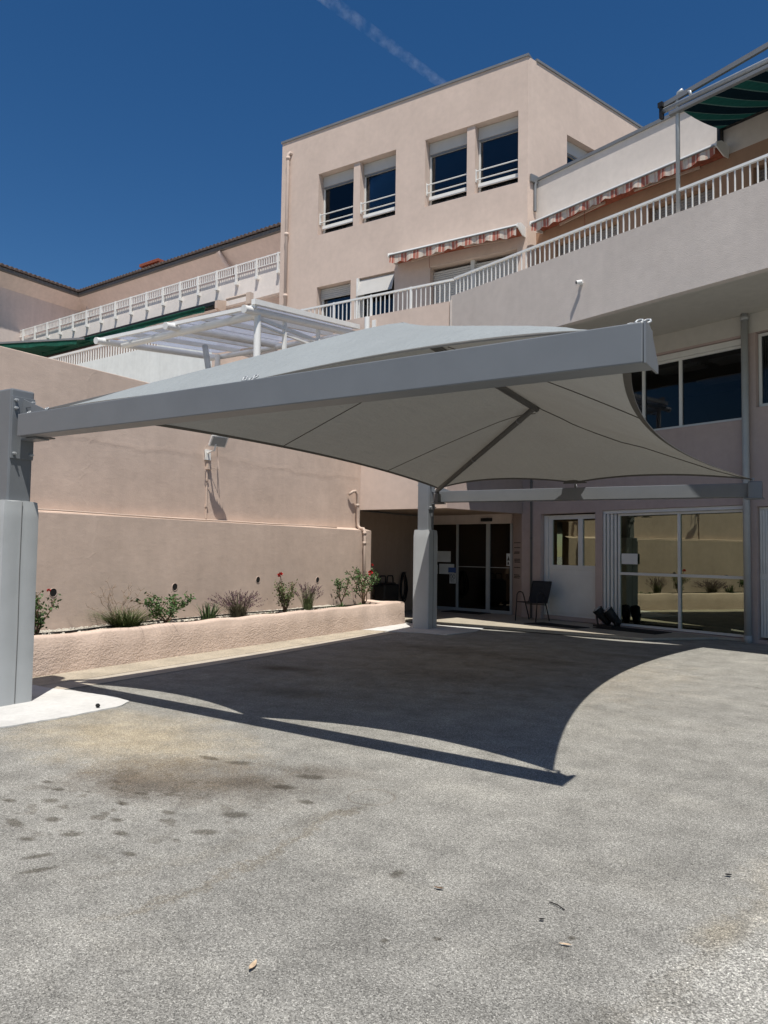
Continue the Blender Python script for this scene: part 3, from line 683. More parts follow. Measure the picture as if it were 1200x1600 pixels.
for (px, py), Bm, nm in zip(posts, (B1a, B2a), ('near', 'far')):
    mb = MB(); mb.box(px-.125, px+.125, py-.125, py+.125, 0, 3.12); po = mb.build('post', M['steel'], cp, bevel=.018)
    mb = MB(); mb.box(px+.126, px+.146, py-.12, py+.12, 2.42, 3.04); br = mb.build('mounting_plate', M['steel'], cp, bevel=.004)
    # triangular gusset with a slotted hole above the beam
    mb = MB(); z0 = Bm.z+.112; yg = py-.01
    outer = [(px+.146, yg, z0), (px+.60, yg, z0-.004), (px+.146, yg, z0+.17)]
    hole = [(px+.146+.09+.055*math.cos(t)+.03*math.cos(t), yg, z0+.062+.026*math.sin(t)) for t in [2*math.pi*k/12 for k in range(12)]]
    top = lambda x: z0+.17*(1-(x-px-.146)/.454)
    # frame strips round the slot
    hx0, hx1 = px+.19, px+.28
    for (a, b, lo, hi) in ((px+.146, hx0, None, None), (hx1, px+.598, None, None)):
        mb.prism([(a, yg, z0), (b, yg, z0), (b, yg, top(b)), (a, yg, top(a))], (0, .014, 0))
    mb.prism([(hx0, yg, z0), (hx1, yg, z0), (hx1, yg, z0+.035), (hx0, yg, z0+.035)], (0, .014, 0))
    mb.prism([(hx0, yg, z0+.08), (hx1, yg, z0+.08), (hx1, yg, top(hx1)), (hx0, yg, top(hx0))], (0, .014, 0))
    mb.build('gusset', M['steel'], cp)
    mb = MB(); mb.box(px+.147, px+.40, py-.02, py+.12, Bm.z-.135, Bm.z-.118); mb.build('seat_plate', M['steel'], cp)
    for (dy, z) in ((-.09, 3.0), (.09, 3.0), (-.09, 2.92), (.09, 2.92), (-.09, 2.47), (.09, 2.47)):
        mb = MB(); mb.tube([(px+.146, py+dy, z), (px+.172, py+dy, z)], .016, 6); mb.tube([(px+.172, py+dy, z), (px+.19, py+dy, z)], .009, 8)
        mb.tube([(px-.126, py+dy, z), (px-.16, py+dy, z)], .010, 6)
        mb.build('bolt', M['galv'], br)
    # padded cover with seam and soft wrinkles
    mb = MB(); n = 46; rings = []; rnd = random.Random(len(nm))
    cx, cyy, hw, hd = px+.005, py-.005, .185, .19
    prof = []
    for i in range(9): prof.append((-hw+2*hw*i/8, -hd))
    for i in range(1, 9): prof.append((hw, -hd+2*hd*i/8))
    for i in range(1, 9): prof.append((hw-2*hw*i/8, hd))
    for i in range(1, 8): prof.append((-hw, hd-2*hd*i/8))
    def rc(p):
        x, y = p; q = .022; ax, ay = abs(x), abs(y)
        if ax > hw-q and ay > hd-q: return (math.copysign(hw-q*.3, x), math.copysign(hd-q*.3, y))
        return p
    prof = [rc(p) for p in prof]; K = len(prof)
    for j in range(n+1):
        z = .012+(2.0-.012)*j/n
        row = []
        for i, (x, y) in enumerate(prof):
            u = y/hd; d = 0
            if abs(x) > hw*.95 and abs(u) < .9:      # wrinkles gathered at the seam
                s = max(0, math.sin(z*19+u*4+1.3*math.sin(z*3.1)))*(.5 if u < 0 else .8)
                d = .006*s*math.exp(-((z-.7)/.7)**2)*(1 if u > 0 else .2)
                d += -.006*math.exp(-(u/.05)**2)
            if j > n-3: d -= .004*(j-n+3)
            f = 1+d/.19
            row.append((cx+x*f, cyy+y*f, z+(.006*math.sin(i*1.1) if j == n else 0)))
        rings.append(row)
    vs = [v for r in rings for v in r]
    fs = [(j*K+i, j*K+(i+1) % K, (j+1)*K+(i+1) % K, (j+1)*K+i) for j in range(n) for i in range(K)]
    fs += [tuple(n*K+i for i in range(K)), tuple(range(K))[::-1]]
    mb.add(vs, fs); pd = mb.build('post_pad', M['pad'], cp, 'auto')
    mb = MB(); mb.tube([(cx+hw+.0005, cyy, .02), (cx+hw+.001, cyy+.004, .7), (cx+hw+.0005, cyy-.002, 1.3), (cx+hw+.0005, cyy, 1.99)], .0028, 6)
    mb.build('seam', M['sailhem'], pd)

# sail geometry: four clamped edges, a raised ridge pipe, two arms from the posts
K_ = Vector((-4.02, 6.72, 3.98)); J_ = Vector((-4.0, 10.48, 3.76))
NLc = Vector((-6.72, 4.42, 2.90)); NRc = Vector((-1.02, 4.26, 2.815)); BLc = Vector((-7.05, 13.22, 2.82)); FRc = Vector((-1.36, 13.02, 2.76))
MN = Vector((-3.95, 4.30, 2.845)); MB_ = Vector((-4.25, 13.18, 2.83))
def para(a, b, t, sag): return a.lerp(b, t)+sag*(4*t*(1-t))
NU, NV = 36, 48
def near(u):
    if u < .5: return para(NLc, MN, u/.5, Vector((0, .27, .07)))
    return para(MN, NRc, (u-.5)/.5, Vector((0, .27, .15)))
def far(u):
    if u < .5: return para(BLc, MB_, u/.5, Vector((0, -.28, .10)))
    return para(MB_, FRc, (u-.5)/.5, Vector((0, -.34, .07)))
def left(v): return para(NLc, BLc, v, Vector((.20, 0, .10)))
def right(v): return para(NRc, FRc, v, Vector((-.60, 0, .05)))
P = np.zeros((NV+1, NU+1, 3)); fix = np.zeros((NV+1, NU+1), bool)
vk, vj = .27, .69
for j in range(NV+1):
    v = j/NV
    for i in range(NU+1):
        u = i/NU
        p = near(u)*(1-v)+far(u)*v+left(v)*(1-u)+right(v)*u-(NLc*(1-u)*(1-v)+NRc*u*(1-v)+BLc*(1-u)*v+FRc*u*v)
        P[j, i] = p
        if i in (0, NU) or j in (0, NV): fix[j, i] = True
jk, jj = round(vk*NV), round(vj*NV)
for j in range(jk, jj+1):
    t = (j-jk)/(jj-jk); P[j, NU//2] = K_.lerp(J_, t); fix[j, NU//2] = True
def armz(p, a, b):
    d = b-a; L2 = d.x**2+d.y**2
    t = ((p[..., 0]-a.x)*d.x+(p[..., 1]-a.y)*d.y)/L2
    tx = np.clip(t, 0, 1); qx = a.x+tx*d.x; qy = a.y+tx*d.y
    dist = np.hypot(p[..., 0]-qx, p[..., 1]-qy)
    return np.where(dist < .22, a.z+tx*d.z+.05-np.maximum(dist-.06, 0)*.35, -9)
ARM1a = Vector((-6.9, 4.48, 2.9)); ARM2a = Vector((-7.06, 13.2, 2.80))
for it in range(900):
    Q = P.copy()
    Q[1:-1, 1:-1] = .25*(P[:-2, 1:-1]+P[2:, 1:-1]+P[1:-1, :-2]+P[1:-1, 2:])
    Q[fix] = P[fix]
    for a, b in ((ARM1a, K_), (ARM2a, J_), (NRc, K_-Vector((0, 0, .05))), (FRc-Vector((0, 0, .05)), J_-Vector((0, 0, .16)))): Q[..., 2] = np.where(fix, Q[..., 2], np.maximum(Q[..., 2], armz(Q, a, b)))
    P = Q
for it in range(7):
    Q = P.copy(); Q[1:-1, 1:-1] = .5*P[1:-1, 1:-1]+.125*(P[:-2, 1:-1]+P[2:, 1:-1]+P[1:-1, :-2]+P[1:-1, 2:]); Q[fix] = P[fix]; P = Q
mb = MB(); W1 = NU+1
mb.add([tuple(p) for p in P.reshape(-1, 3)], [(j*W1+i, j*W1+i+1, (j+1)*W1+i+1, (j+1)*W1+i) for j in range(NV) for i in range(NU)])
sail = mb.build('sail', M['sail'], cp, True)
def band(pts, inner, name, w=.05):
    mb = MB(); vs = []
    for p, q in zip(pts, inner):
        d = (Vector(q)-Vector(p)); d = d.normalized() if d.length > 0 else d
        for off in (.006, -.006): vs += [tuple(Vector(p)+Vector((0, 0, off))), tuple(Vector(p)+d*w+Vector((0, 0, off)))]
    n = len(pts); fs = []
    for i in range(n-1):
        a, b = 4*i, 4*i+4
        fs += [(a, a+1, b+1, b), (a+2, b+2, b+3, a+3), (a, b, b+2, a+2), (a+1, a+3, b+3, b+1)]
    mb.add(vs, fs); mb.build(name, M['sailhem'], sail)
band(P[:, NU], P[:, NU-1], 'hem', .075); band(P[:, 0], P[:, 1], 'hem', .045); band(P[0], P[1], 'hem', .045); band(P[NV], P[NV-1], 'hem', .05)
for jrow in (round(.405*NV), round(.73*NV), round(.36*NV)):
    lo, hi = (0, NU//2) if jrow != round(.36*NV) else (NU//2+1, NU)
    mb = MB(); mb.tube([tuple(P[jrow, i]+np.array([0, 0, -.004])) for i in range(lo, hi+1)], .007, 5); mb.build('seam', M['sailhem'], sail)
mb = MB(); idx = [(round(jj+(NV-jj)*t), round(NU/2+(NU/2)*t)) for t in np.linspace(0, 1, 14)]
mb.tube([tuple(P[a, b]+np.array([0, 0, -.004])) for a, b in idx], .010, 5); mb.build('seam', M['sailhem'], sail)
mb = MB(); c0 = P[NV, NU//2]      # reinforcement patch at the middle of the far edge
mb.add([tuple(c0+np.array([0, 0, -.012]))]+[tuple(c0+np.array([.22*math.cos(t), -.14*math.sin(t), -.012+.05*math.sin(t)])) for t in np.linspace(0, math.pi, 13)], [(0, k, k+1) for k in range(1, 13)])
mb.build('reinforcement_patch', M['sailhem'], sail)
mb = MB(); mb.tube([K_+Vector((0, -.05, -.06)), J_+Vector((0, .10, -.06))], .045, 14); mb.build('ridge_pipe', M['steel_dark'], cp, True)
for a, b in ((ARM1a, K_), (ARM2a, J_)):
    mb = MB(); e = b+Vector((0, 0, -.06)); s0 = Vector((a.x, a.y, a.z-.02))
    mb.tube([s0+Vector((0, 0, -.12)), s0, e], .042, 14); ar = mb.build('arm_pipe', M['steel_dark'], cp, True)
    mb = MB()
    for f in (.45, .88): c = s0.lerp(e, f); d = (e-s0).normalized()*.018; mb.tube([c-d, c+d], .047, 14)
    mb.build('clamp_ring', M['steel'], ar, True)
    mb = MB(); mb.box(a.x-.05, a.x+.05, a.y-.07, a.y+.07, a.z-.26, a.z-.08); mb.prism([(a.x-.1, a.y-.09, a.z-.27), (a.x+.12, a.y-.09, a.z-.27), (a.x+.12, a.y+.09, a.z-.27), (a.x-.1, a.y+.09, a.z-.27)], (0, 0, .014))
    mb.build('hinge_bracket', M['steel_dark'], cp, bevel=.008)
def shackle(a, b, name='turnbuckle'):
    a, b = Vector(a), Vector(b); mb = MB(); L = (b-a).length
    mb.tube([a, b], .007, 6)
    mb.tube([a.lerp(b, .3), a.lerp(b, .7)], .014, 8)
    for c in (a, b):
        mb.tube([tuple(c+Vector(((.020*math.cos(t)), .020*math.sin(t)*.7, .014*math.sin(t*1.0)+.008))) for t in [k*math.pi/4 for k in range(9)]], .007, 6)
    mb.build(name, M['galv'], cp, True)
shackle(NRc+Vector((-.04, 0, .02)), B1b+Vector((-.05, .02, .14))); shackle(NRc+Vector((.02, .02, .0)), B1b+Vector((-.02, .07, .15)))
shackle(MN+Vector((-.05, 0, .03)), Vector((-3.93, 4.22, 2.84))); shackle(MN+Vector((.06, 0, .03)), Vector((-3.88, 4.24, 2.84)))
shackle(FRc, B2b+Vector((-.05, -.05, .13))); shackle(NLc, Vector((-6.92, 4.36, 2.87))); shackle(BLc, Vector((-7.15, 13.3, 2.80)))
shackle(MB_, Vector((-4.25, 13.30, 2.72)))
mb = MB(); mb.tube([(-4.28, 13.26, 2.70), (-4.25, 13.17, 2.83)], .012, 6); mb.build('strap', M['sailhem'], cp)

# ------------------------------------------------------------------ window builder (local frame of its building, facing -y)
def window(root, x0, x1, z0, z1, y, glassm, T=None, fw=.055, mull=(), rails=(), box=0, mat='pvc', name='window', depth=.06, shutter=0, smat='shutter'):
    mb = MB(T)
    zt = z1-box
    mb.box(x0, x0+fw, y, y+depth, z0, zt); mb.box(x1-fw, x1, y, y+depth, z0, zt)
    mb.box(x0+fw, x1-fw, y, y+depth, z0, z0+fw); mb.box(x0+fw, x1-fw, y, y+depth, zt-fw, zt)
    for mx in mull: mb.box(mx-fw*.6, mx+fw*.6, y-.004, y+depth-.004, z0+fw, zt-fw)
    for mz in rails: mb.box(x0+fw, x1-fw, y-.002, y+depth-.002, mz-fw*.6, mz+fw*.6)
    w = mb.build(name, M[mat], root)
    cuts = [x0+fw, *mull, x1-fw]
    for a, b in zip(cuts[:-1], cuts[1:]):
        mb = MB(T); mb.box(a, b, y+depth*.5, y+depth*.5+.008, z0+fw, zt-fw); mb.build('pane', M[glassm], w)
    if box:
        mb = MB(T); mb.box(x0, x1, y-.03, y+depth+.1, zt+.002, z1); mb.build('shutter_box', M['shutter'], w)
        mb = MB(T); mb.box(x0+.02, x1-.02, y-.012, y+.01, zt-.05, zt-.005); mb.build('shutter_edge', M['coping'], w)
    if shutter:
        mb = MB(T); z = z1
        while z > shutter:
            zz = max(z-.055, shutter)
            mb.prism([(x0, y-.035, zz+.002), (x0, y-.045, (z+zz)/2), (x0, y-.035, z-.004), (x0, y-.02, z-.004), (x0, y-.02, zz+.002)], (x1-x0, 0, 0)); z = zz
        mb.build('roller_shutter', M[smat], w)
    return w

# ------------------------------------------------------------------ tower
tw = thing('tower_block', 'pink flat roofed three storey block with four deep set windows', 'building', (-10.2, 16.45, 0))
YT = 16.447; XL, XR = -14.045, -6.46
wins = [(-12.69, -11.51), (-11.30, -10.135), (-9.25, -8.075), (-7.855, -6.70)]
holes = [(wins[0][0], wins[1][1], 10.41, 12.18), (wins[2][0], wins[3][1], 10.41, 12.18), (-12.68, -11.53, 6.3, 8.92), (-11.30, -10.14, 6.3, 8.91), (-9.07, -6.715, 6.3, 8.80)]
mb = MB(); mb.wall(XL, XR, 6.0, 13.44, YT, .34, holes)
dirI = Vector((.327, .945, 0))
TS = Matrix.Translation((XR, YT, 0)) @ Matrix.Rotation(math.atan2(dirI.y, dirI.x), 4, 'Z')      # side face: x runs inwards, -y faces out
mb.T = TS; mb.wall(.002, 12, 6.0, 13.44, 0.0, .30, [(1.49, 2.62, 10.35, 12.06)])
mb.T = None
mb.box(XL, XL+.3, YT+.34, YT+12, 6.0, 13.44); mb.box(XL+.3, XR+3.3, YT+11.6, YT+12, 6, 13.44)
mb.poly([(XL+.05, YT+.05, 13.30), (XR, YT+.05, 13.30), (XR+3.8, YT+11.9, 13.30), (XL+.05, YT+11.9, 13.30)])
mb.build('wall', M['tower'], tw)
# the slim piers between each pair of windows
for a, b in ((wins[0][1], wins[1][0]), (wins[2][1], wins[3][0])):
    mb = MB(); mb.box(a, b, YT+.035, YT+.33, 10.411, 12.178); mb.build('pier', M['tower'], tw)
mb = MB(); mb.box(XL-.03, XR+.03, YT-.03, YT+.3, 13.441, 13.50); mb.T = TS; mb.box(.3, 12, -.03, .3, 13.442, 13.501); mb.build('roof_coping', M['coping'], tw)
gr_src = None
for (a, b) in wins:
    w = window(tw, a+.01, b-.01, 10.40, 12.17, YT+.24, 'glass', box=.30, fw=.05)
    mb = MB()
    for z in (10.80, 11.02): mb.tube([(a-.0, YT+.10, z), (b, YT+.10, z)], .016, 8)
    mb.box(a+.03, b-.03, YT+.17, YT+.20, 10.63, 10.73)
    mb.box(a+.005, a+.02, YT+.06, YT+.13, 10.74, 11.06); mb.box(b-.02, b-.005, YT+.06, YT+.13, 10.74, 11.06)
    mb.build('guard_rail', M['white_metal'], w)
w = window(tw, 1.50, 2.61, 10.36, 12.05, .20, 'glass', T=TS, box=.30, fw=.05)
# lower row behind the balcony
window(tw, -12.67, -11.54, 6.31, 8.91, YT+.22, 'glass', box=.16, fw=.07, mat='pvc', shutter=8.60)
window(tw, -11.29, -10.15, 6.31, 8.90, YT+.20, 'glass', fw=.06, mat='pvc')
mb = MB(); mb.prism([(-11.28, YT+.04, 8.86), (-10.16, YT+.04, 8.86), (-10.16, YT-.10, 8.40), (-11.28, YT-.10, 8.40)], (0, .02, .012)); mb.build('tilted_shutter', M['shutter'], tw)
mb = MB(); mb.box(-11.30, -11.25, YT-.06, YT+.18, 6.31, 8.9); mb.build('shutter_rail', M['white_metal'], tw)
window(tw, -9.06, -7.98, 6.31, 8.72, YT+.22, 'glass', fw=.08, mat='pvc', shutter=6.4)
window(tw, -7.88, -6.73, 6.31, 8.72, YT+.22, 'glass', fw=.08, mat='pvc', shutter=6.4)
mb = MB(); mb.box(-7.98, -7.88, YT+.10, YT+.3, 6.31, 8.795); mb.build('door_post', M['pvc'], tw)
mb = MB(); mb.box(XL+.4, XR-.3, YT+.9, YT+4, 6.1, 6.3); mb.box(XL+.4, XR-.3, YT+4, YT+4.1, 6.1, 13.2); mb.box(XL+.4, XR-.3, YT+.35, YT+4, 9.5, 9.7)
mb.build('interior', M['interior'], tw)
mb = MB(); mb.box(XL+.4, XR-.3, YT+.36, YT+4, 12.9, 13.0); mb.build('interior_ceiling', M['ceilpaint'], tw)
dpp = thing('drainpipe', 'pink drainpipe down the left edge of the flat roofed block', 'pipe', (-13.76, YT, 7))
mb = MB(); mb.tube([(-13.70, YT+.02, 13.02), (-13.72, YT-.04, 13.06), (-13.76, YT-.075, 13.0), (-13.76, YT-.075, 12.88), (-13.76, YT-.075, 6.9)], .05, 12); mb.build('pipe', M['tower'], dpp, True)
mb = MB()
for z in (12.85, 10.6, 8.8): mb.tube([(-13.76, YT-.075, z), (-13.76, YT-.075, z+.09)], .062, 12)
mb.build('collar', M['tower'], dpp, True)

# ------------------------------------------------------------------ right wing with balcony and porch
wg = thing('balcony_wing', 'long pink wing with a deep balcony above the glazed ground floor', 'building', tuple(Q0), AW, local=True)
SR = 9.0
gh = [(-4.87, -3.37, .0, 2.47), (-3.19, -.13, .06, 2.50), (.085, 1.6, .06, 2.46), (1.9, 4.5, .06, 2.46)]
fh = [(-3.3, -.10, 4.08, 5.62), (.10, 3.0, 4.27, 5.66)]
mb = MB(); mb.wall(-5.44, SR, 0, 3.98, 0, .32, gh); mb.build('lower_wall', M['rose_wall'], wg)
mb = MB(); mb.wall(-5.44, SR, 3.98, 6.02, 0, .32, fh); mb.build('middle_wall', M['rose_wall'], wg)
mb = MB(); mb.box(-5.44, SR, -.006, 0.0, 5.66, 6.018); mb.build('soffit_band', M['soffit'], wg)
Wi = WM.inverted()
kink = Wi @ Vector((-7.22, 14.03, 0)); NP = -2.85
# balcony slab, parapets
mb = MB(); mb.prism([(kink.x+.02, NP+.13, 6.02), (SR, NP+.13, 6.02), (SR, .3, 6.02), (kink.x+.02, .3, 6.02)], (0, 0, .28)); mb.build('balcony_floor', M['soffit'], wg)
mb = MB(); mb.box(kink.x, SR, NP, NP+.14, 5.706, 7.005); mb.build('balcony_parapet', M['parapet'], wg)
TV = Wi.copy()            # world-aligned coordinates inside the wing's frame
mb = MB(TV); mb.wall(-11.75, -7.27, 2.485, 6.90, 14.03, .16, [])
mb.build('left_parapet', M['tower'], wg)
mb = MB(TV); mb.box(-14, -7.3, 14.19, 16.44, 6.05, 6.3); mb.build('left_balcony_floor', M['soffit'], wg)
mb = MB(TV); mb.box(-11.75, -11.6, 14.19, 16.44, 2.4, 6.3); mb.build('end_wall', M['tower'], wg)
mb = MB(TV); mb.prism([(-7.272, 14.03, 2.485), (-6.72, 16.89, 2.50), (-6.80, 17.1, 2.50), (-7.40, 14.2, 2.485)], (0, 0, 3.53)); mb.build('return_wall', M['rose_wall'], wg)
mb = MB(); mb.box(kink.x-.022, kink.x+.02, NP-.01, NP+.02, 5.72, 6.92); mb.build('joint_strip', M['white_render'], wg)
# upper storey wall above the terrace doors
uh = [(-4.45, -2.75, 6.3, 8.75), (-2.05, -.65, 6.3, 8.75), (.1, 1.0, 6.3, 8.75), (1.3, 3.5, 6.3, 8.75)]
mb = MB(); mb.wall(-5.03, SR, 9.20, 10.45, 0, .32); mb.build('upper_wall', M['white_render'], wg)
mb = MB(); mb.wall(-5.03, SR, 6.3, 9.199, .003, .317, uh); mb.build('terrace_wall', M['terrace_wall'], wg)  # same wall as above, coloured for the shade below the awning
mb = MB(); mb.box(-5.0, SR, -.04, .34, 10.451, 10.52); mb.build('roof_coping', M['coping'], wg)
mb = MB(); mb.box(-5.02, -4.97, -.25, .0, 10.38, 10.56); mb.tube([(-5.0, -.08, 10.40), (-5.0, -.08, 9.7)], .04, 10); mb.build('gutter_outlet', M['coping'], wg)
for (a, b, _, zt) in uh:
    window(wg, a+.01, b-.01, 6.31, zt-.01, .2, 'glass', fw=.07, mull=((a+b)/2,), shutter=6.4 if a < 1.2 else 7.6, smat='brown_shutter')
# ground floor: white half panelled door, large glazing, louvred door at the right
w = window(wg, -4.74, -3.37, 1.20, 2.44, .14, 'mirror_glass', fw=.10, mull=(-3.86,), mat='pvc')
mb = MB(); mb.box(-4.86, -4.745, .12, .22, .15, 2.44); mb.box(-4.74, -3.37, .15, .2, .15, 1.198); mb.box(-4.66, -3.40, .135, .15, .22, 1.08)
mb.build('lower_panel', M['pvc'], wg); 
mb = MB(); mb.box(-4.865, -3.375, .10, .30, .06, .148); mb.build('door_sill', M['rose_wall'], wg)
w = window(wg, -2.87, -.135, .07, 2.42, .10, 'mirror_glass', fw=.045, mull=(-1.483,), rails=(1.16,), mat='pvc')
mb = MB()
for k in range(4): mb.box(-3.185+k*.078, -3.185+k*.078+.05, .03+.02*k, .14, .075, 2.42)
mb.box(-3.19, -.135, .04, .10, 2.425, 2.495); mb.build('folding_shutter', M['pvc'], wg)
mb = MB(); mb.box(.09, 1.6, .1, .16, .1, 2.45)
for k in range(9): mb.box(.11+k*.05, .14+k*.05, .08, .1, .12, 1.14); mb.box(.11+k*.05, .14+k*.05, .08, .1, 1.24, 2.40)
mb.build('louvred_door', M['pvc'], wg)
# first floor windows
w = window(wg, -3.29, -.11, 4.085, 5.50, .10, 'clear_glass', fw=.05, mull=(-2.25, -1.428), mat='pvc')
mb = MB(); mb.box(-3.29, -.11, .05, .16, 5.502, 5.61); mb.build('blind_box', M['pvc'], w)
w = window(wg, .11, 2.9, 4.29, 5.64, .10, 'clear_glass', fw=.05, mull=(1.5,), mat='pvc')
mb = MB(); 
for k in range(34): mb.box(.15+k*.04, .165+k*.04, .19, .23+(k % 2)*.02, 4.33, 5.6)
mb.build('curtain', M['curtain'], w)
# rooms behind the glass
mb = MB()
mb.box(-5.6, 5, 4.6, 4.7, .0, 6); mb.box(-5.7, -5.6, .4, 4.7, .05, 6); mb.box(-5.6, 5, .33, 4.6, 3.1, 3.5); mb.box(-5.6, 5, .33, 4.6, .02, .06); mb.box(5, 5.1, .4, 4.7, 0, 6)
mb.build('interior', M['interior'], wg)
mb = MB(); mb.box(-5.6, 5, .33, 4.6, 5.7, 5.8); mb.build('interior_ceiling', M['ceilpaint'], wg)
for (x, y) in ((-.95, 1.6), (-2.1, 3.2), (-.9, 3.4), (-2.3, 1.6)):
    mb = MB()
    for k in range(4): mb.box(x-.55, x+.55, y-.25+k*.15, y-.22+k*.15, 5.64, 5.698)
    mb.build('ceiling_lamp', M['louvre'], wg)
# porch
DA = Vector((-7.17, 17.35, 0)); DB = Vector((-10.05, 17.80, 0)); dd = (DB-DA).normalized(); dn = Vector((dd.y, -dd.x, 0))
mb = MB(TV)
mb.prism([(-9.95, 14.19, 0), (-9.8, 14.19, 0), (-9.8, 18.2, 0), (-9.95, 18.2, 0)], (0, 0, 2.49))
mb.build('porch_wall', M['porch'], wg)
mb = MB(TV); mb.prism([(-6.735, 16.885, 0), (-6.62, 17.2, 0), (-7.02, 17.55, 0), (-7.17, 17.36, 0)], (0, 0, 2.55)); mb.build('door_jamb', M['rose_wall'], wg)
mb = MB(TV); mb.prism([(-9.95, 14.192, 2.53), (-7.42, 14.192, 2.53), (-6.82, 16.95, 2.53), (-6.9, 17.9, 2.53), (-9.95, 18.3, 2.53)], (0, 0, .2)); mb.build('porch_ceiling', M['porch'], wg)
TD = TV @ Matrix.Translation(DA) @ Matrix.Rotation(math.atan2(-dd.y, -dd.x), 4, 'Z')     # door frame: x = -distance from the jamb, -y faces out
door = None
mb = MB(TD); mb.box(-2.9, 0, -.05, .15, 2.29, 2.528); mb.box(-2.9, 0, -.07, -.05, 2.30, 2.33)
door = mb.build('sliding_door', M['far_grey'], wg)
mb = MB(TD)
for a in (-2.88, -1.655, -.705, -.03): mb.box(a-.03, a+.03, -.02, .05, .05, 2.288)
mb.box(-.645, -.755+.0, -.03, .0, .05, 2.288)
mb.box(-2.85, -.06, -.02, .05, .05, .13); mb.build('door_frame', M['bluepipe'], door)
mb = MB(TD); mb.box(-2.85, -.05, .01, .02, .13, 2.288); mb.build('pane', M['dark_glass'], door)
mb = MB(TD); mb.box(-1.62, -.06, .005, .009, 1.185, 1.20); mb.build('safety_line', M['bluepipe'], door)
mb = MB(TD); mb.box(-.87, -.56, -.11, -.05, 2.35, 2.43); mb.build('motion_sensor', M['black'], door)
mb = MB(TD); mb.box(-4, 1.2, 3.5, 3.6, 0, 2.6); mb.box(-3.1, -3.0, .15, 3.5, 0, 2.6); mb.box(1.1, 1.2, .15, 3.5, 0, 2.6); mb.box(-3, 1.1, .15, 3.5, 2.5, 2.6); mb.box(-3, 1.1, .2, 3.5, .01, .05)
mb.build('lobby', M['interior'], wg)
# notices on the door glass
def card(x0, x1, z0, z1, mat, label, T=TD, y=-.001, nm='notice', cat='notice', group='notices on the glass'):
    mb = MB(WM @ T); mb.box(x0, x1, y-.004, y, z0, z1)
    c = [sum(v[i] for v in mb.v)/8 for i in range(3)]
    return tag(mb.build(nm, mat, org=Vector(c)), label, cat, group)
def lines(x0, x1, zs, T, y, h=.012, seed=1):
    rnd = random.Random(seed); mb = MB(WM @ T)
    for z in zs:
        w = (x1-x0); a = x0+w*rnd.uniform(0, .2); b = x1-w*rnd.uniform(0, .25); x = a
        while x < b:
            q = min(x+rnd.uniform(.02, .06), b); mb.box(x, q, y-.002, y, z, z+h); x = q+.012
    return mb
card(-2.75, -1.87, 1.30, 1.585, M['paper'], 'wide blank white sheet on the dark door glass, upper of the white sheets')
card(-2.24, -1.755, .985, 1.25, M['paper'], 'white sheet beside the blue sticker on the entrance glass')
card(-2.75, -2.29, .98, 1.22, M['paper'], 'white sheet half hidden behind the far padded post')
card(-1.94, -1.70, 1.03, 1.16, M['bluecard'], 'small blue sticker on the entrance glass', y=-.007, nm='sticker', cat='sticker')
c = card(-1.90, -1.70, .745, 1.02, M['paper'], 'white notice with two ring symbols below the blue sticker')
for xx in (-1.845, -1.755):
    mb = MB(WM @ TD); mb.tube([(xx+.034*math.cos(t), -.009, .925+.05*math.sin(t)) for t in [k*math.pi/8 for k in range(17)]], .007, 6, caps=False)
    o = mb.build('ring_symbol', M['ink'], org=c.location); o.parent = c; o.location = (0, 0, 0)
mb = lines(-1.88, -1.72, (.84, .81, .78), TD, -.0055); o = mb.build('text_lines', M['ink'], org=c.location); o.parent = c; o.location = (0, 0, 0)
c = card(-.155, -.045, 1.245, 1.545, M['paper'], 'white warning notice with a dark triangle at the right edge of the sliding door', y=-.021)
mb = MB(WM @ TD); mb.prism([(-.14, -.026, 1.37), (-.06, -.026, 1.37), (-.09, -.026, 1.49)], (0, -.002, 0)); mb.prism([(-.13, -.026, 1.27), (-.07, -.026, 1.27), (-.09, -.026, 1.34), (-.12, -.026, 1.35)], (0, -.002, 0))
o = mb.build('triangle_symbol', M['ink'], org=c.location); o.parent = c; o.location = (0, 0, 0)
# lettering on the splayed jamb
j0, j1 = Vector((-7.17, 17.36, 0)), Vector((-6.735, 16.885, 0)); jd = (j1-j0).normalized()
TJ = Matrix.Translation(j0) @ Matrix.Rotation(math.atan2(jd.y, jd.x), 4, 'Z')
def jl(x0, x1, zs, seed, h):
    rnd = random.Random(seed); mb = MB(TJ)
    for z in zs:
        a = x0+rnd.uniform(0, .06); b = x1-rnd.uniform(0, .08); x = a
        while x < b: q = min(x+rnd.uniform(.02, .055), b); mb.box(x, q, -.004, -.001, z, z+h); x = q+.014
    return mb
mb = jl(.10, .55, (1.80, 1.68, 1.575, 1.545, 1.40, 1.365, 1.33, 1.20, 1.02, .985, .95), 4, .022)
tag(mb.build('door_lettering', M['ink'], org=Vector((-6.95, 17.1, 1.4))), 'column of small dark lettering on the door jamb', 'lettering')
c = card(-2.78, -2.40, 1.36, 1.58, M['paper'], 'white notice inside the left end of the large glazing', T=Matrix.Identity(4), y=.095)

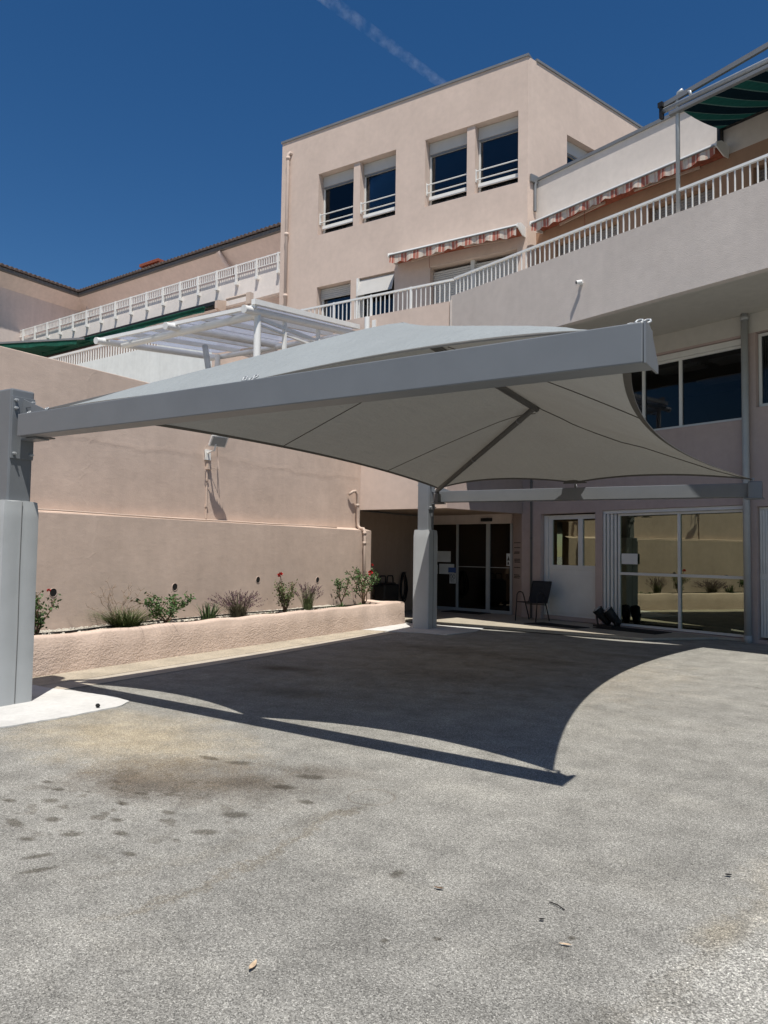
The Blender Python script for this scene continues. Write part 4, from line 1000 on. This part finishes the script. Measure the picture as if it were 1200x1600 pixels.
# balcony railings
def railing(name, label, root_loc, rotz, x0, x1, y, zb, zt, sp, posts=()):
    t = thing(name, label, 'railing', root_loc, rotz, local=True, group='white balcony railings')
    mb = MB(); mb.box(x0, x1, y-.025, y+.025, zt-.04, zt); mb.build('handrail', M['white_metal'], t)
    mb = MB(); mb.box(-.009, .009, y-.009, y+.009, zb, zt-.04); src = mb.build('baluster', M['white_metal'], t)
    n = int((x1-x0)/sp); src.location.x = x0+sp*.5
    for k in range(1, n): copy_part(src, t, (x0+sp*(k+.5), 0, 0))
    for px in posts: mb = MB(); mb.box(px-.022, px+.022, y-.022, y+.022, zb, zt+.01); mb.build('post', M['white_metal'], t)
    return t
railing('balcony_railing', 'white balcony railing of thin uprights on the right hand parapet', tuple(Q0), AW, kink.x+.03, 2.6, NP+.07, 7.005, 7.412, .113)
railing('balcony_railing', 'white balcony railing of thin uprights on the left hand parapet below the flat roofed block', (0, 14.03, 0), 0, -11.68, -7.20, .07, 6.90, 7.40, .117, (-11.3, -10.35, -9.3, -8.25))

# pipes and camera
dr = thing('drainpipe', 'grey drainpipe from the balcony soffit to the ground beside the large glazing', 'pipe', tuple(WM @ Vector((-.06, -.08, 0))))
c = WM @ Vector((-.055, -.085, 0))
mb = MB(); mb.tube([(c.x, c.y, .12), (c.x, c.y, 6.02)], .062, 16); mb.build('pipe', M['bluepipe'], dr, True)
mb = MB(); mb.tube([(c.x, c.y, 0), (c.x, c.y, .13)], .072, 16)
for z in (2.62, 5.9): mb.tube([(c.x, c.y, z), (c.x, c.y, z+.07)], .072, 16)
mb.build('collar', M['bluepipe'], dr, True)
c = WM @ Vector((-5.13, -.03, 0)); d2 = thing('drainpipe', 'thin dark pipe running down the rose wall between door and chair', 'pipe', (c.x, c.y, 0))
mb = MB(); mb.tube([(c.x, c.y, .02), (c.x, c.y, 6.0)], .024, 10); mb.build('pipe', M['steel_dark'], d2, True)
mb = MB()
for z in (.6, 1.9, 3.2, 4.8): mb.tube([(c.x, c.y, z), (c.x, c.y, z+.03)], .032, 10)
mb.build('clip', M['steel_dark'], d2)
cc = thing('security_camera', 'small white bullet camera on the balcony parapet', 'camera', tuple(WM @ Vector((-1.613, -2.85, 6.36))), AW, local=True)
mb = MB(); mb.tube([(0, 0, 0), (0, -.03, 0)], .035, 12); mb.tube([(0, -.03, 0), (0, -.07, .0)], .014, 8); mb.build('mount', M['white_metal'], cc, True)
mb = MB(); mb.tube([(.03, -.045, .012), (-.02, -.13, -.01)], .036, 14); bd = mb.build('camera_body', M['white_metal'], cc, 'auto')
mb = MB(); mb.tube([(-.0201, -.1302, -.01), (-.023, -.135, -.011)], .027, 12); mb.build('lens', M['black'], bd)
vp_ = thing('vent_pipe', 'short white vent pipe standing before the left balcony parapet', 'pipe', (-9.30, 13.94, 5.5))
mb = MB(); mb.tube([(-9.30, 13.94, 4.2), (-9.30, 13.94, 6.85)], .06, 14); mb.build('pipe', M['white_metal'], vp_, 'auto')
mb = MB(); mb.box(-9.2, -9.11, 13.99, 14.03, 6.56, 6.78); mb.build('switch_box', M['white_metal'], vp_)

# ------------------------------------------------------------------ awnings
def striped_awning(label, loc, rotz, L, proj, drop, seed, xf=.0):
    rnd = random.Random(seed)
    t = thing('striped_awning', label, 'awning', loc, rotz, local=True, group='red and cream striped awnings')
    mb = MB(); mb.prism([(0, 0, -.02), (0, 0, .10), (0, -.10, .13), (0, -proj, .05), (0, -proj-.01, .0), (0, -proj+.05, -.02)], (L, 0, 0)); mb.build('cassette', M['white_metal'], t)
    mb = MB(); mb.box(.02, L-.02, -proj+.05, -.02, -.055, -.021); mb.build('underside', M['brick'], t)
    mb = MB()
    for x in (-.02, L): mb.prism([(x, 0, -.10), (x, 0, .14), (x, -proj*.6, .15), (x, -proj-.02, .06), (x, -proj-.02, -.03), (x, -proj*.4, -.12)], (.02, 0, 0))
    mb.build('end_cap', M['white_metal'], t)
    n = int(L/.035); vs = []; fs = []
    for i in range(n+1):
        x = .03+(L-.06)*i/n; wv = .02*math.sin(x*9+seed)+.012*math.sin(x*23)
        sc = drop*(.78+.22*abs(math.sin(x*math.pi/.34)))+.02*math.sin(x*2.3)
        for k in range(4):
            f = k/3; vs.append((x, -proj+.0-wv*f+.01, -.0-sc*f))
    for i in range(n):
        for k in range(3): a = i*4+k; fs.append((a, a+4, a+5, a+1))
    mb = MB(); mb.add(vs, fs); mb.build('valance', M['redstripe'], t, True)
    mb = MB(); mb.tube([(.03, -proj-.005, -.0), (L-.03, -proj-.005, -.0)], .018, 8); mb.build('front_bar', M['coping'], t)
    mb = MB()
    for f0, f1 in ((.12, .42), (.88, .58)):
        mb.bar((L*f0, -.06, -.08), (L*f1, -proj*.5, -.09), .03, .05); mb.bar((L*f1, -proj*.5, -.10), (L*f0+.3*(1 if f0 < .5 else -1), -proj+.08, -.07), .03, .04)
    mb.build('folding_arm', M['cream_pvc'], t)
    mb = MB(); mb.tube([(L*.3, -proj*.5, -.1), (L*.305, -proj*.52, -.45)], .006, 5); mb.build('pull_cord', M['brick'], t)
    return t
striped_awning('short red and cream striped awning above the shuttered doors of the flat roofed block', (-10.02, YT, 9.12), 0, 3.5, .48, .22, 1)
striped_awning('long red and cream striped awning along the right wing wall', tuple(WM @ Vector((-4.82, 0, 9.22))), AW, 4.45, .45, .20, 2)
ga = thing('terrace_awning', 'large dark green striped awning on a pipe frame above the right balcony', 'awning', tuple(Q0), AW, local=True)
mb = MB(); nx, ny = 60, 10; vs = []; fs = []
for i in range(nx+1):
    for j in range(ny+1):
        f = j/ny; x = .26+(-.74*f)*(1-i/nx)+5.3*i/nx; vs.append((x, -2.80+2.74*f, 8.70+1.02*f-.04*math.sin(math.pi*f)*(1+.15*math.sin(x*3))))
for i in range(nx):
    for j in range(ny): a = i*(ny+1)+j; fs.append((a, a+1, a+ny+2, a+ny+1))
mb.add(vs, fs); mb.build('canvas', M['greenstripe'], ga, True)
mb = MB(); mb.tube([(-.06, -2.80, 8.81), (5.5, -2.80, 8.78)], .042, 12); mb.build('front_tube', M['galv'], ga, True)
mb = MB(); mb.box(.08, 5.5, -2.86, -2.79, 8.66, 8.715); mb.build('front_profile', M['coping'], ga, bevel=.006)
mb = MB(); mb.bar((-.04, -2.8, 8.90), (5.5, -2.8, 9.33), .05, .075); mb.build('upper_rail', M['coping'], ga)
for x in (.195, 5.0):
    mb = MB(); mb.tube([(x, -2.78, 7.0), (x, -2.78, 8.94), (x+.02, -2.78, 9.0), (x+.09, -2.78, 9.015)], .034, 12); mb.build('pole', M['galv'], ga, True)
mb = MB(); mb.box(-.10, -.02, -2.88, -2.76, 8.86, 8.94); mb.box(-.085, -.04, -2.86, -2.78, 8.68, 8.86); mb.build('crank_joint', M['black'], ga)
mb = MB(); mb.tube([(.36, -2.79, 8.95), (.43, -2.81, 8.90), (.44, -2.81, 8.82)], .028, 10); mb.build('bracket', M['galv'], ga, True)
mb = MB(); mb.box(-.46, 5.5, -.10, -.01, 9.70, 9.78); mb.build('wall_rail', M['black'], ga)
mb = MB(); mb.box(-.50, -.44, -.16, -.02, 9.45, 9.76); mb.build('wall_bracket', M['black'], ga)

# ------------------------------------------------------------------ far tiled building
A2 = R(-3.5); P0 = Vector((-15.46, 18.08, 0))
fb = thing('tiled_building', 'grey beige building with dark tiled eaves and long white balcony at the far left', 'building', tuple(P0), A2, local=True)
mb = MB(); mb.box(-17.9, 2.6, -.0, .16, 9.76, 10.70); mb.build('balcony_fascia', M['far_white'], fb)
mb = MB(); mb.box(-17.9, 2.6, .16, 3.0, 9.70, 9.95); mb.build('balcony_floor', M['far_grey'], fb)
mb = MB(); mb.box(-18.6, 2.6, 3.0, 3.3, 4, 12.95); mb.build('wall', M['far_grey'], fb)
mb = MB(); mb.box(-17.9, 2.6, 2.0, 2.999, 3.9, 9.70); mb.build('lower_wall', M['far_grey'], fb)
for x in (-7, -3.6, -.4): mb = MB(); mb.box(x, x+1.6, 1.95, 1.998, 7.0, 9.2); mb.build('shutter', M['shutter'], fb)
# the near wing running towards the left edge of the view
LD = Vector((.061, -.998, 0)); LN = Vector((.998, .061, 0))
c0 = Vector((-15.75, 3.0, 0))
def along(t, o=0, z=0): p = c0+LD*t+LN*o; return (p.x, p.y, z)
mb = MB(); mb.prism([along(.0, -.3, 4), along(16, -.3, 4), along(16, 0, 4), along(.0, 0, 4)], (0, 0, 8.95)); mb.build('side_wing_wall', M['far_grey'], fb)
# eaves: sloping soffit, gutter, round tiles
def eave(p, d, nrm, L, zt, name):
    # p start, d along, nrm outward; zt = height of the gutter
    d, nrm = Vector(d).normalized(), Vector(nrm).normalized(); p = Vector(p)
    at = lambda t, o, z: tuple(p+d*t+nrm*o+Vector((0, 0, z)))
    mb = MB(); mb.prism([at(0, -.02, zt-.62), at(0, .55, zt-.10), at(0, .55, zt-.02), at(0, -.02, zt-.4)], d*L); mb.build('soffit', M['far_grey'], fb)
    mb = MB(); mb.prism([at(0, .53, zt-.12), at(0, .66, zt-.10), at(0, .67, zt+.02), at(0, .53, zt+.02)], d*L); mb.build('gutter', M['steel_dark'], fb)
    mb = MB(); mb.prism([at(0, .60, zt+.03), at(0, -4, zt+1.25), at(0, -4, zt+1.15), at(0, .60, zt-.0)], d*L)
    t = .1; slope = Vector(nrm*-1+Vector((0, 0, .265))).normalized()
    while t < L:
        for (r, off, dn) in ((.092, 0, .06),):
            c = p+d*t+nrm*.72+Vector((0, 0, zt+.05)); vs = []; n = 7
            for e in (0, 1):
                q = c+slope*(4.4*e)
                for k in range(n+1):
                    a = math.pi*k/n; vs.append(tuple(q+d*(r*math.cos(a))+Vector((0, 0, r*1.35*math.sin(a)))))
            mb.add(vs, [(k, k+1, n+2+k, n+1+k) for k in range(n)]+[tuple(range(n+1))])
        t += .215
    mb.build('tiled_roof', M['tile'], fb)
eave((-15.75, 3.0, 0), (1, 0, 0), (0, -1, 0), 18.3, 13.30, 'e')
eave(c0, LD, LN, 15, 13.30, 'w')
mb = MB(); mb.tube([(-15.1, 2.9, 13.2), (-15.1, 2.9, 10)], .09, 10); mb.build('drainpipe', M['far_grey'], fb)
mb = MB(); mb.tube([(-5.6, 2.35, 13.15), (-5.45, 2.9, 12.5), (-5.45, 2.9, 10)], .10, 10); mb.build('drainpipe', M['far_grey'], fb)
mb = MB(); mb.box(-17.6, -16.1, 7.5, 8.7, 13.6, 16.35); mb.box(-17.7, -16.0, 7.4, 8.8, 16.0, 16.12); mb.box(-17.7, -16.0, 7.4, 8.8, 16.35, 16.5)
for k in range(9): mb.box(-17.5+k*.17, -17.42+k*.17, 7.55, 8.65, 16.5, 16.75)
mb.box(-17.65, -16.05, 7.45, 8.75, 16.75, 16.9); mb.build('chimney', M['brick'], fb)
# railing of the far balcony: one panel of bars per bay
t = thing('far_railing', 'white bracketed railing of short bars along the far tiled building balcony', 'railing', tuple(P0), A2, local=True)
mb = MB(); mb.box(-18.0, 2.6, -.08, -.04, 11.0, 11.04); mb.box(-18.0, 2.6, -.075, -.045, 10.735, 10.755); mb.build('handrail', M['white_metal'], t)
mb = MB(); mb.box(-.03, .03, -.11, -.04, 10.40, 11.04); mb.box(-.05, .05, -.12, 0, 10.36, 10.46); ps = mb.build('post', M['white_metal'], t)
mb = MB()
for k in range(1, 9): mb.box(k*.1055-.012, k*.1055+.012, -.072, -.048, 10.73, 11.0)
bs = mb.build('bar_panel', M['white_metal'], t)
ps.location.x = .02-.955; bs.location.x = .02-.955
for k in range(-2, 18):
    if k == 0: continue
    copy_part(ps, t, (.02-.955*(k+1), 0, 0)); copy_part(bs, t, (.02-.955*(k+1), 0, 0))
# retracted green awnings on the far building
g = thing('green_awning', 'green awning hanging half open below the far white balcony', 'awning', tuple(P0), A2, local=True, group='green awnings on the far building')
mb = MB(); mb.prism([(-12.8, -.002, 9.97), (-12.8, -.26, 9.92), (-12.8, -.28, 9.78), (-12.8, -.002, 9.76)], (10.25, 0, 0)); mb.build('cassette', M['black'], g)  # black colour stands in for the shadow gap above the canvas
mb = MB(); vs = []; n = 24
for i in range(n+1):
    x = -12.7+9.9*i/n; vs += [(x, -.22, 9.77), (x, -.62-.02*math.sin(i), 9.62+.01*math.sin(i*2)), (x, -.63, 9.46+.025*math.sin(i*1.5))]
mb.add(vs, [(3*i+k, 3*i+3+k, 3*i+4+k, 3*i+1+k) for i in range(n) for k in (0, 1)]); mb.build('canvas', M['green'], g)
mb = MB(); mb.prism([(-2.55, 0, 9.95), (-2.55, -.4, 9.85), (-2.55, -.4, 9.6), (-2.55, -.05, 9.45)], (.12, 0, 0)); mb.build('end_cap', M['cream_pvc'], g)
mb = MB(); mb.tube([(-12.7, -.635, 9.62), (-2.8, -.635, 9.62)], .03, 8); mb.build('front_bar', M['green'], g)
g = thing('green_awning', 'dark green awning opened flat at the far left edge above the retaining wall', 'awning', tuple(P0), A2, local=True, group='green awnings on the far building')
mb = MB(); vs = []; n = 20
fy = lambda x: -2.6+1.4*(x+12.6)/3.3
for i in range(n+1):
    x = -14.4+5.1*i/n; y = max(fy(x), -2.9); vs += [(x, -.1, 9.58), (x, y*.5, 9.46-.05*math.sin(i*.9)), (x, y, 9.38), (x, y-.01, 9.20+.03*math.sin(i*1.4))]
mb.add(vs, [(4*i+k, 4*i+4+k, 4*i+5+k, 4*i+1+k) for i in range(n) for k in (0, 1, 2)]); mb.build('canvas', M['green'], g)
mb = MB(); mb.bar((-14.5, fy(-14.5), 9.42), (-9.0, fy(-9.0), 9.42), .07, .07); mb.build('front_bar', M['coping'], g)
mb = MB(); mb.box(-14.4, -8.9, -.12, 0, 9.55, 9.72); mb.build('cassette', M['black'], g)
# low white balcony block in front
lb = thing('terrace_parapet', 'pale rendered balcony parapet with white bars seen below the glass pergola', 'parapet', tuple(P0), A2, local=True)
mb = MB(); mb.box(-12, 1.5, -4.0, -3.85, 4.0, 7.23); mb.build('wall', M['pale_wall'], lb)
mb = MB(); mb.box(1.5, 1.65, -4.0, 3, 4.0, 6.8); mb.build('side_wall', M['tower'], lb)
mb = MB(); mb.box(-12, 1.5, -3.97, -3.91, 7.62, 7.68); mb.build('handrail', M['white_metal'], lb)
mb = MB(); mb.box(-.016, .016, -3.955, -3.925, 7.23, 7.62); src = mb.build('baluster', M['white_metal'], lb); src.location.x = -10.7
for k in range(1, 96): copy_part(src, lb, (-10.7+.128*k, 0, 0))
mb = MB(); mb.box(-12, 1.5, -3.85, 1.99, 6.5, 6.7); mb.build('floor', M['far_grey'], lb)

# ------------------------------------------------------------------ glass pergola on the terrace
pg = thing('glass_pergola', 'white tubular pergola roofed with translucent glass above the retaining wall', 'pergola', (-11.5, 12, 4.0))
YP, YE = 10.65, 13.9
zr = lambda y: 6.045+(y-10.3)*.125
def sloped(x0, x1, y0, y1, z0, z1, name, mat):
    mb = MB(); mb.box(x0, x1, y0, y1, z0, z1); mb.v = [(a, b, c+zr(b)) for a, b, c in mb.v]; return mb.build(name, M[mat], pg)
mb = MB(); mb.tube([(-13.5, YP, 5.985), (-9.62, YP, 6.04)], .075, 16); mb.build('purlin', M['white_metal'], pg, 'auto')
mb = MB(); mb.tube([(-13.95, YE-.3, zr(YE-.3)-.06), (-9.62, YE-.3, zr(YE-.3)-.06)], .06, 16); mb.build('purlin', M['white_metal'], pg, 'auto')
for x in (-13.9, -11.72, -9.60):
    mb = MB(); mb.tube([(x, 10.24, zr(10.24)), (x, YE, zr(YE))], .075, 16); mb.build('rafter', M['white_metal'], pg, 'auto')
for x in (-13.15, -12.42, -10.97, -10.25): sloped(x-.035, x+.035, 10.505, YE, .03, .12, 'glazing_bar', 'white_metal')
xs = [-13.95, -13.15, -12.42, -11.72, -10.97, -10.25, -9.62]
for a, b in zip(xs[:-1], xs[1:]): sloped(a+.02, b-.02, 10.505, YE, .122, .134, 'glass_panel', 'roofglass')
mb = MB(); mb.box(-14.05, -9.5, 10.44, 10.50, 6.10, 6.17); mb.build('front_gutter', M['white_metal'], pg)
sloped(-9.56, -9.47, 10.40, YE, .10, .20, 'side_trim', 'white_metal')
for (x, y) in ((-9.62, YP), (-13.5, 13.5)):
    mb = MB(); mb.tube([(x, y, 4.0), (x, y, zr(y)-.02)], .07, 14); mb.build('post', M['white_metal'], pg, 'auto')
for y in (11.45, 12.55):
    mb = MB(); mb.box(-9.66, -9.58, y-.025, y+.025, 4.18, zr(y)-.02); mb.build('side_mullion', M['white_metal'], pg)
for z, h in ((5.98, .07), (5.86, .04)):
    mb = MB(); mb.bar((-9.62, YP+.07, z), (-9.62, YE, z+.02), .05, h); mb.build('side_rail', M['white_metal'], pg)
mb = MB(); mb.tube([(-12.3, 11.9, 6.1), (-11.9, 11.7, 5.2), (-11.6, 11.55, 4.0)], .065, 12); mb.build('raking_strut', M['bluepipe'], pg, True)
mb = MB(); mb.box(-9.72, -9.62, 10.42, 10.52, 6.2, 6.42); mb.tube([(-9.68, 10.46, 6.40), (-10.2, 10.40, 6.36)], .03, 8); mb.build('roof_fitting', M['cream_pvc'], pg)

# ------------------------------------------------------------------ furniture and small things
ch = thing('patio_chair', 'black sling patio chair with looped armrests standing against the rose wall', 'chair', (-6.17, 16.10, .05), R(-13), local=True)
mb = MB()
vs = []
for s in range(7):
    f = s/6; vs += [(-.235, -.22+.44*f, .43-.02*math.sin(math.pi*f)-.03*f), (.235, -.22+.44*f, .43-.02*math.sin(math.pi*f)-.03*f)]
mb.add(vs, [(2*i, 2*i+1, 2*i+3, 2*i+2) for i in range(6)]); mb.build('seat', M['blackmesh'], ch)
mb = MB(); vs = []
for s in range(7):
    f = s/6; vs += [(-.235, .22+.16*f+.01*math.sin(math.pi*f), .40+.46*f), (.235, .22+.16*f+.01*math.sin(math.pi*f), .40+.46*f)]
mb.add(vs, [(2*i, 2*i+1, 2*i+3, 2*i+2) for i in range(6)]); mb.build('backrest', M['blackmesh'], ch)
for s in (-1, 1):
    x = s*.245
    mb = MB(); mb.tube([(x, -.24, .42), (x, .21, .40), (x, .30, .62), (x, .385, .87)], .012, 8); mb.build('side_frame', M['black'], ch, True)
    mb = MB(); mb.tube([(x*1.1, -.27, 0), (x*1.1, -.225, .40), (x*1.1, -.21, .58), (x*1.1, -.16, .635), (x*1.1, -.08, .645), (x*1.1, 0, .62), (x*1.1, .05, .55), (x*1.1, .13, .35), (x*1.1, .27, 0)], .013, 8); mb.build('leg_and_arm', M['black'], ch, True)
mb = MB(); mb.tube([(-.245, .385, .87), (.245, .385, .87)], .012, 8); mb.tube([(-.26, -.235, .42), (.26, -.235, .42)], .012, 8); mb.tube([(-.26, .14, .36), (.26, .14, .36)], .010, 8); mb.build('cross_bar', M['black'], ch, True)

sp = thing('spotlight', 'black twin barrelled floor spotlight at the left foot of the large glazing', 'spotlight', tuple(WM @ Vector((-2.88, -.30, .05))), AW, local=True)
sp.scale = (1.45, 1.45, 1.45)
mb = MB(); mb.box(-.16, .16, -.1, .1, 0, .03); mb.tube([(-.15, 0, .03), (-.17, 0, .17), (-.12, 0, .2)], .012, 8); mb.tube([(.15, 0, .03), (.17, 0, .17), (.12, 0, .2)], .012, 8); mb.build('base', M['black'], sp)
for x in (-.085, .085):
    mb = MB(); mb.tube([(x+.06, .06, .07), (x+.01, .0, .16), (x-.04, -.05, .25)], .055, 12, .078); mb.ball((x+.06, .06, .08), .055, n=10, mm=6); b_ = mb.build('barrel', M['black'], sp, 'auto')
    mb = MB(); mb.tube([(x-.041, -.051, .251), (x-.044, -.054, .256)], .06, 12); mb.build('lens', M['lens'], b_)

tr = thing('folded_walker', 'black folded walking frame with two looped handles parked in the porch', 'walker', (-9.55, 15.32, .05), 0, local=True)
mb = MB(); mb.box(-.14, .16, -.33, .33, .10, .72); mb.box(-.1, .12, -.28, .28, .72, .76); mb.build('bag', M['black'], tr, bevel=.03)
for s in (-1, 1):
    mb = MB(); mb.tube([(0, s*.31, .1), (0, s*.30, .86), (0, s*.27, .92), (0, s*.07, .92), (0, s*.04, .89), (0, s*.03, .70)], .018, 8); mb.build('handle', M['black'], tr, True)
for (x, y) in ((-.12, -.27), (.14, -.27), (-.12, .27), (.14, .27)):
    mb = MB(); mb.tube([(x, y-.018, .08), (x, y+.018, .08)], .08, 16); mb.build('wheel', M['rubber'], tr, 'auto')
hs = thing('garden_hose', 'dark garden hose hung in long loops on the porch wall', 'hose', (-9.8, 16.45, 1.0))
mb = MB()
for k in range(6):
    w = .13+.02*k; L = .62+.09*((k*7) % 5)/4; pts = []
    for s in range(25):
        t = 2*math.pi*s/24; pts.append((-9.77+.012*k, 16.46+w*math.sin(t)*(.55+.45*(1-math.cos(t))/2)+.04*math.sin(k), 1.02-L/2+L/2*math.cos(t)+.02*math.sin(k*2)))
    mb.tube(pts, .012, 7)
mb.build('coil', M['rubber'], hs, True)
mb = MB(); mb.tube([(-9.81, 16.46, .98), (-9.70, 16.46, .99), (-9.68, 16.46, 1.05)], .012, 8); mb.build('hook', M['black'], hs)
def door_pt(x, y, z=0): p = (WM @ TD) @ Vector((x, y, z)); return p
br = thing('rack', 'dark tubular rack standing behind the entrance glass', 'rack', tuple(door_pt(-2.1, .35, .05)), math.atan2(-dd.y, -dd.x), local=True)
mb = MB(); mb.tube([(-.5, 0, 0), (-.5, 0, .66), (-.46, 0, .70), (.36, 0, .70), (.40, 0, .66), (.40, 0, 0)], .015, 8); mb.tube([(-.42, .0, .05), (-.42, 0, .58), (.30, 0, .60), (.33, 0, .05)], .010, 8)
for k in range(7): mb.tube([(-.38+k*.11, 0, .05), (-.38+k*.11, 0, .59)], .006, 6)
mb.build('frame', M['steel_dark'], br, True)
mb = MB(T=WM); mb.prism([(-2.9, -.75, .051), (-1.5, -.75, .051), (-1.5, -.15, .051), (-2.9, -.15, .051)], (0, 0, .014)); tag(mb.build('doormat', M['rubber'], org=WM @ Vector((-2.2, -.45, .05))), 'dark mat lying in front of the large glazing', 'mat', 'dark doormats')
mb = MB(T=WM @ TD); mb.prism([(-1.7, -.62, .051), (-.55, -.62, .051), (-.55, -.1, .051), (-1.7, -.1, .051)], (0, 0, .014)); tag(mb.build('doormat', M['rubber'], org=door_pt(-1.1, -.35, .05)), 'dark mat lying at the sliding entrance door', 'mat', 'dark doormats')
mb = MB(T=WM); mb.prism([(-4.3, -1.25, .051), (-3.0, -1.15, .051), (-2.95, -.78, .051), (-4.2, -.72, .051)], (0, 0, .012)); tag(mb.build('doormat', M['rubber'], org=WM @ Vector((-3.6, -1, .05))), 'dark mat on the pavement in front of the white panelled door', 'mat', 'dark doormats')

def fallen_leaf(x, y, L, w, ang, mat, label, curl=.25, nm='fallen_leaf'):
    mb = MB(Matrix.Translation((x, y, .006)) @ Matrix.Rotation(ang, 4, 'Z')); n = 8; vs = []
    for i in range(n+1):
        f = i/n; ww = w*math.sin(math.pi*min(max(f, .03), .97))**.8*.5; z = curl*L*(2*f-1)**2*.5+.002
        vs += [(L*(f-.5), -ww, z+ww*.5), (L*(f-.5), 0, z), (L*(f-.5), ww, z+ww*.5)]
    mb.add(vs, [(3*i+k, 3*i+3+k, 3*i+4+k, 3*i+1+k) for i in range(n) for k in (0, 1)])
    tag(mb.build(nm, mat, org=Vector((x, y, .006))), label, 'leaf', 'fallen leaves on the asphalt')
fallen_leaf(-1.92, 2.18, .065, .022, 1.9, M['deadleaf'], 'pale tan dry leaf lying alone on the foreground asphalt')
fallen_leaf(-1.65, 3.14, .05, .016, .2, M['bark'], 'dark curled leaf on the middle of the asphalt', .2)
fallen_leaf(-1.15, 3.12, .026, .016, .6, M['rubber'], 'small dark leaf beside the dark twig on the asphalt')
fallen_leaf(-.55, 4.05, .035, .02, .5, M['rubber'], 'small dark leaf near the pale worn patch at the right')
fallen_leaf(-1.0, 2.98, .05, .012, .3, M['deadleaf'], 'thin pale leaf stalk near the dark twig', .1)
mb = MB(); mb.tube([(-1.18, 3.30, .006), (-1.14, 3.285, .010), (-1.10, 3.265, .006)], .0025, 6); tag(mb.build('twig', M['rubber'], org=Vector((-1.14, 3.28, .006))), 'short dark twig on the asphalt', 'twig')
mb = MB(); mb.ball((-6.2, 4.73, .035), .025, .02, .02, 8, 6); tag(mb.build('pebble', M['rubber'], org=Vector((-6.2, 4.73, .015))), 'small dark pebble on the white concrete footing', 'pebble')

# ------------------------------------------------------------------ contrail, far up
def at_ray(x, y, dist):
    d = (F*1172.5+RR*(x-600)-UU*(y-800)).normalized(); return Vector((0, 0, HC))+d*dist
a, b = at_ray(420, -70, 2600), at_ray(700, 138, 2600)
mb = MB(); mb.tube([a, a.lerp(b, .25), a.lerp(b, .5), a.lerp(b, .75), b], 22, 20, 14)
ct = mb.build('contrail', M['paper'], smooth=True); struct(ct)
q = NT('contrail_vapour')
v = q.n('ShaderNodeVolumePrincipled'); v.inputs['Color'].default_value = (.95, .96, 1, 1); v.inputs['Anisotropy'].default_value = .3
n = q.noise(q.pos(), .028, 6, .7); dn_ = q.ramp(n, [(.44, 0.), (.75, 1.)])
q.l(q.math('MULTIPLY', dn_, .0085), v.inputs['Density']); q.l(v.outputs[0], q.out.inputs[1])
ct.data.materials[0] = q.m
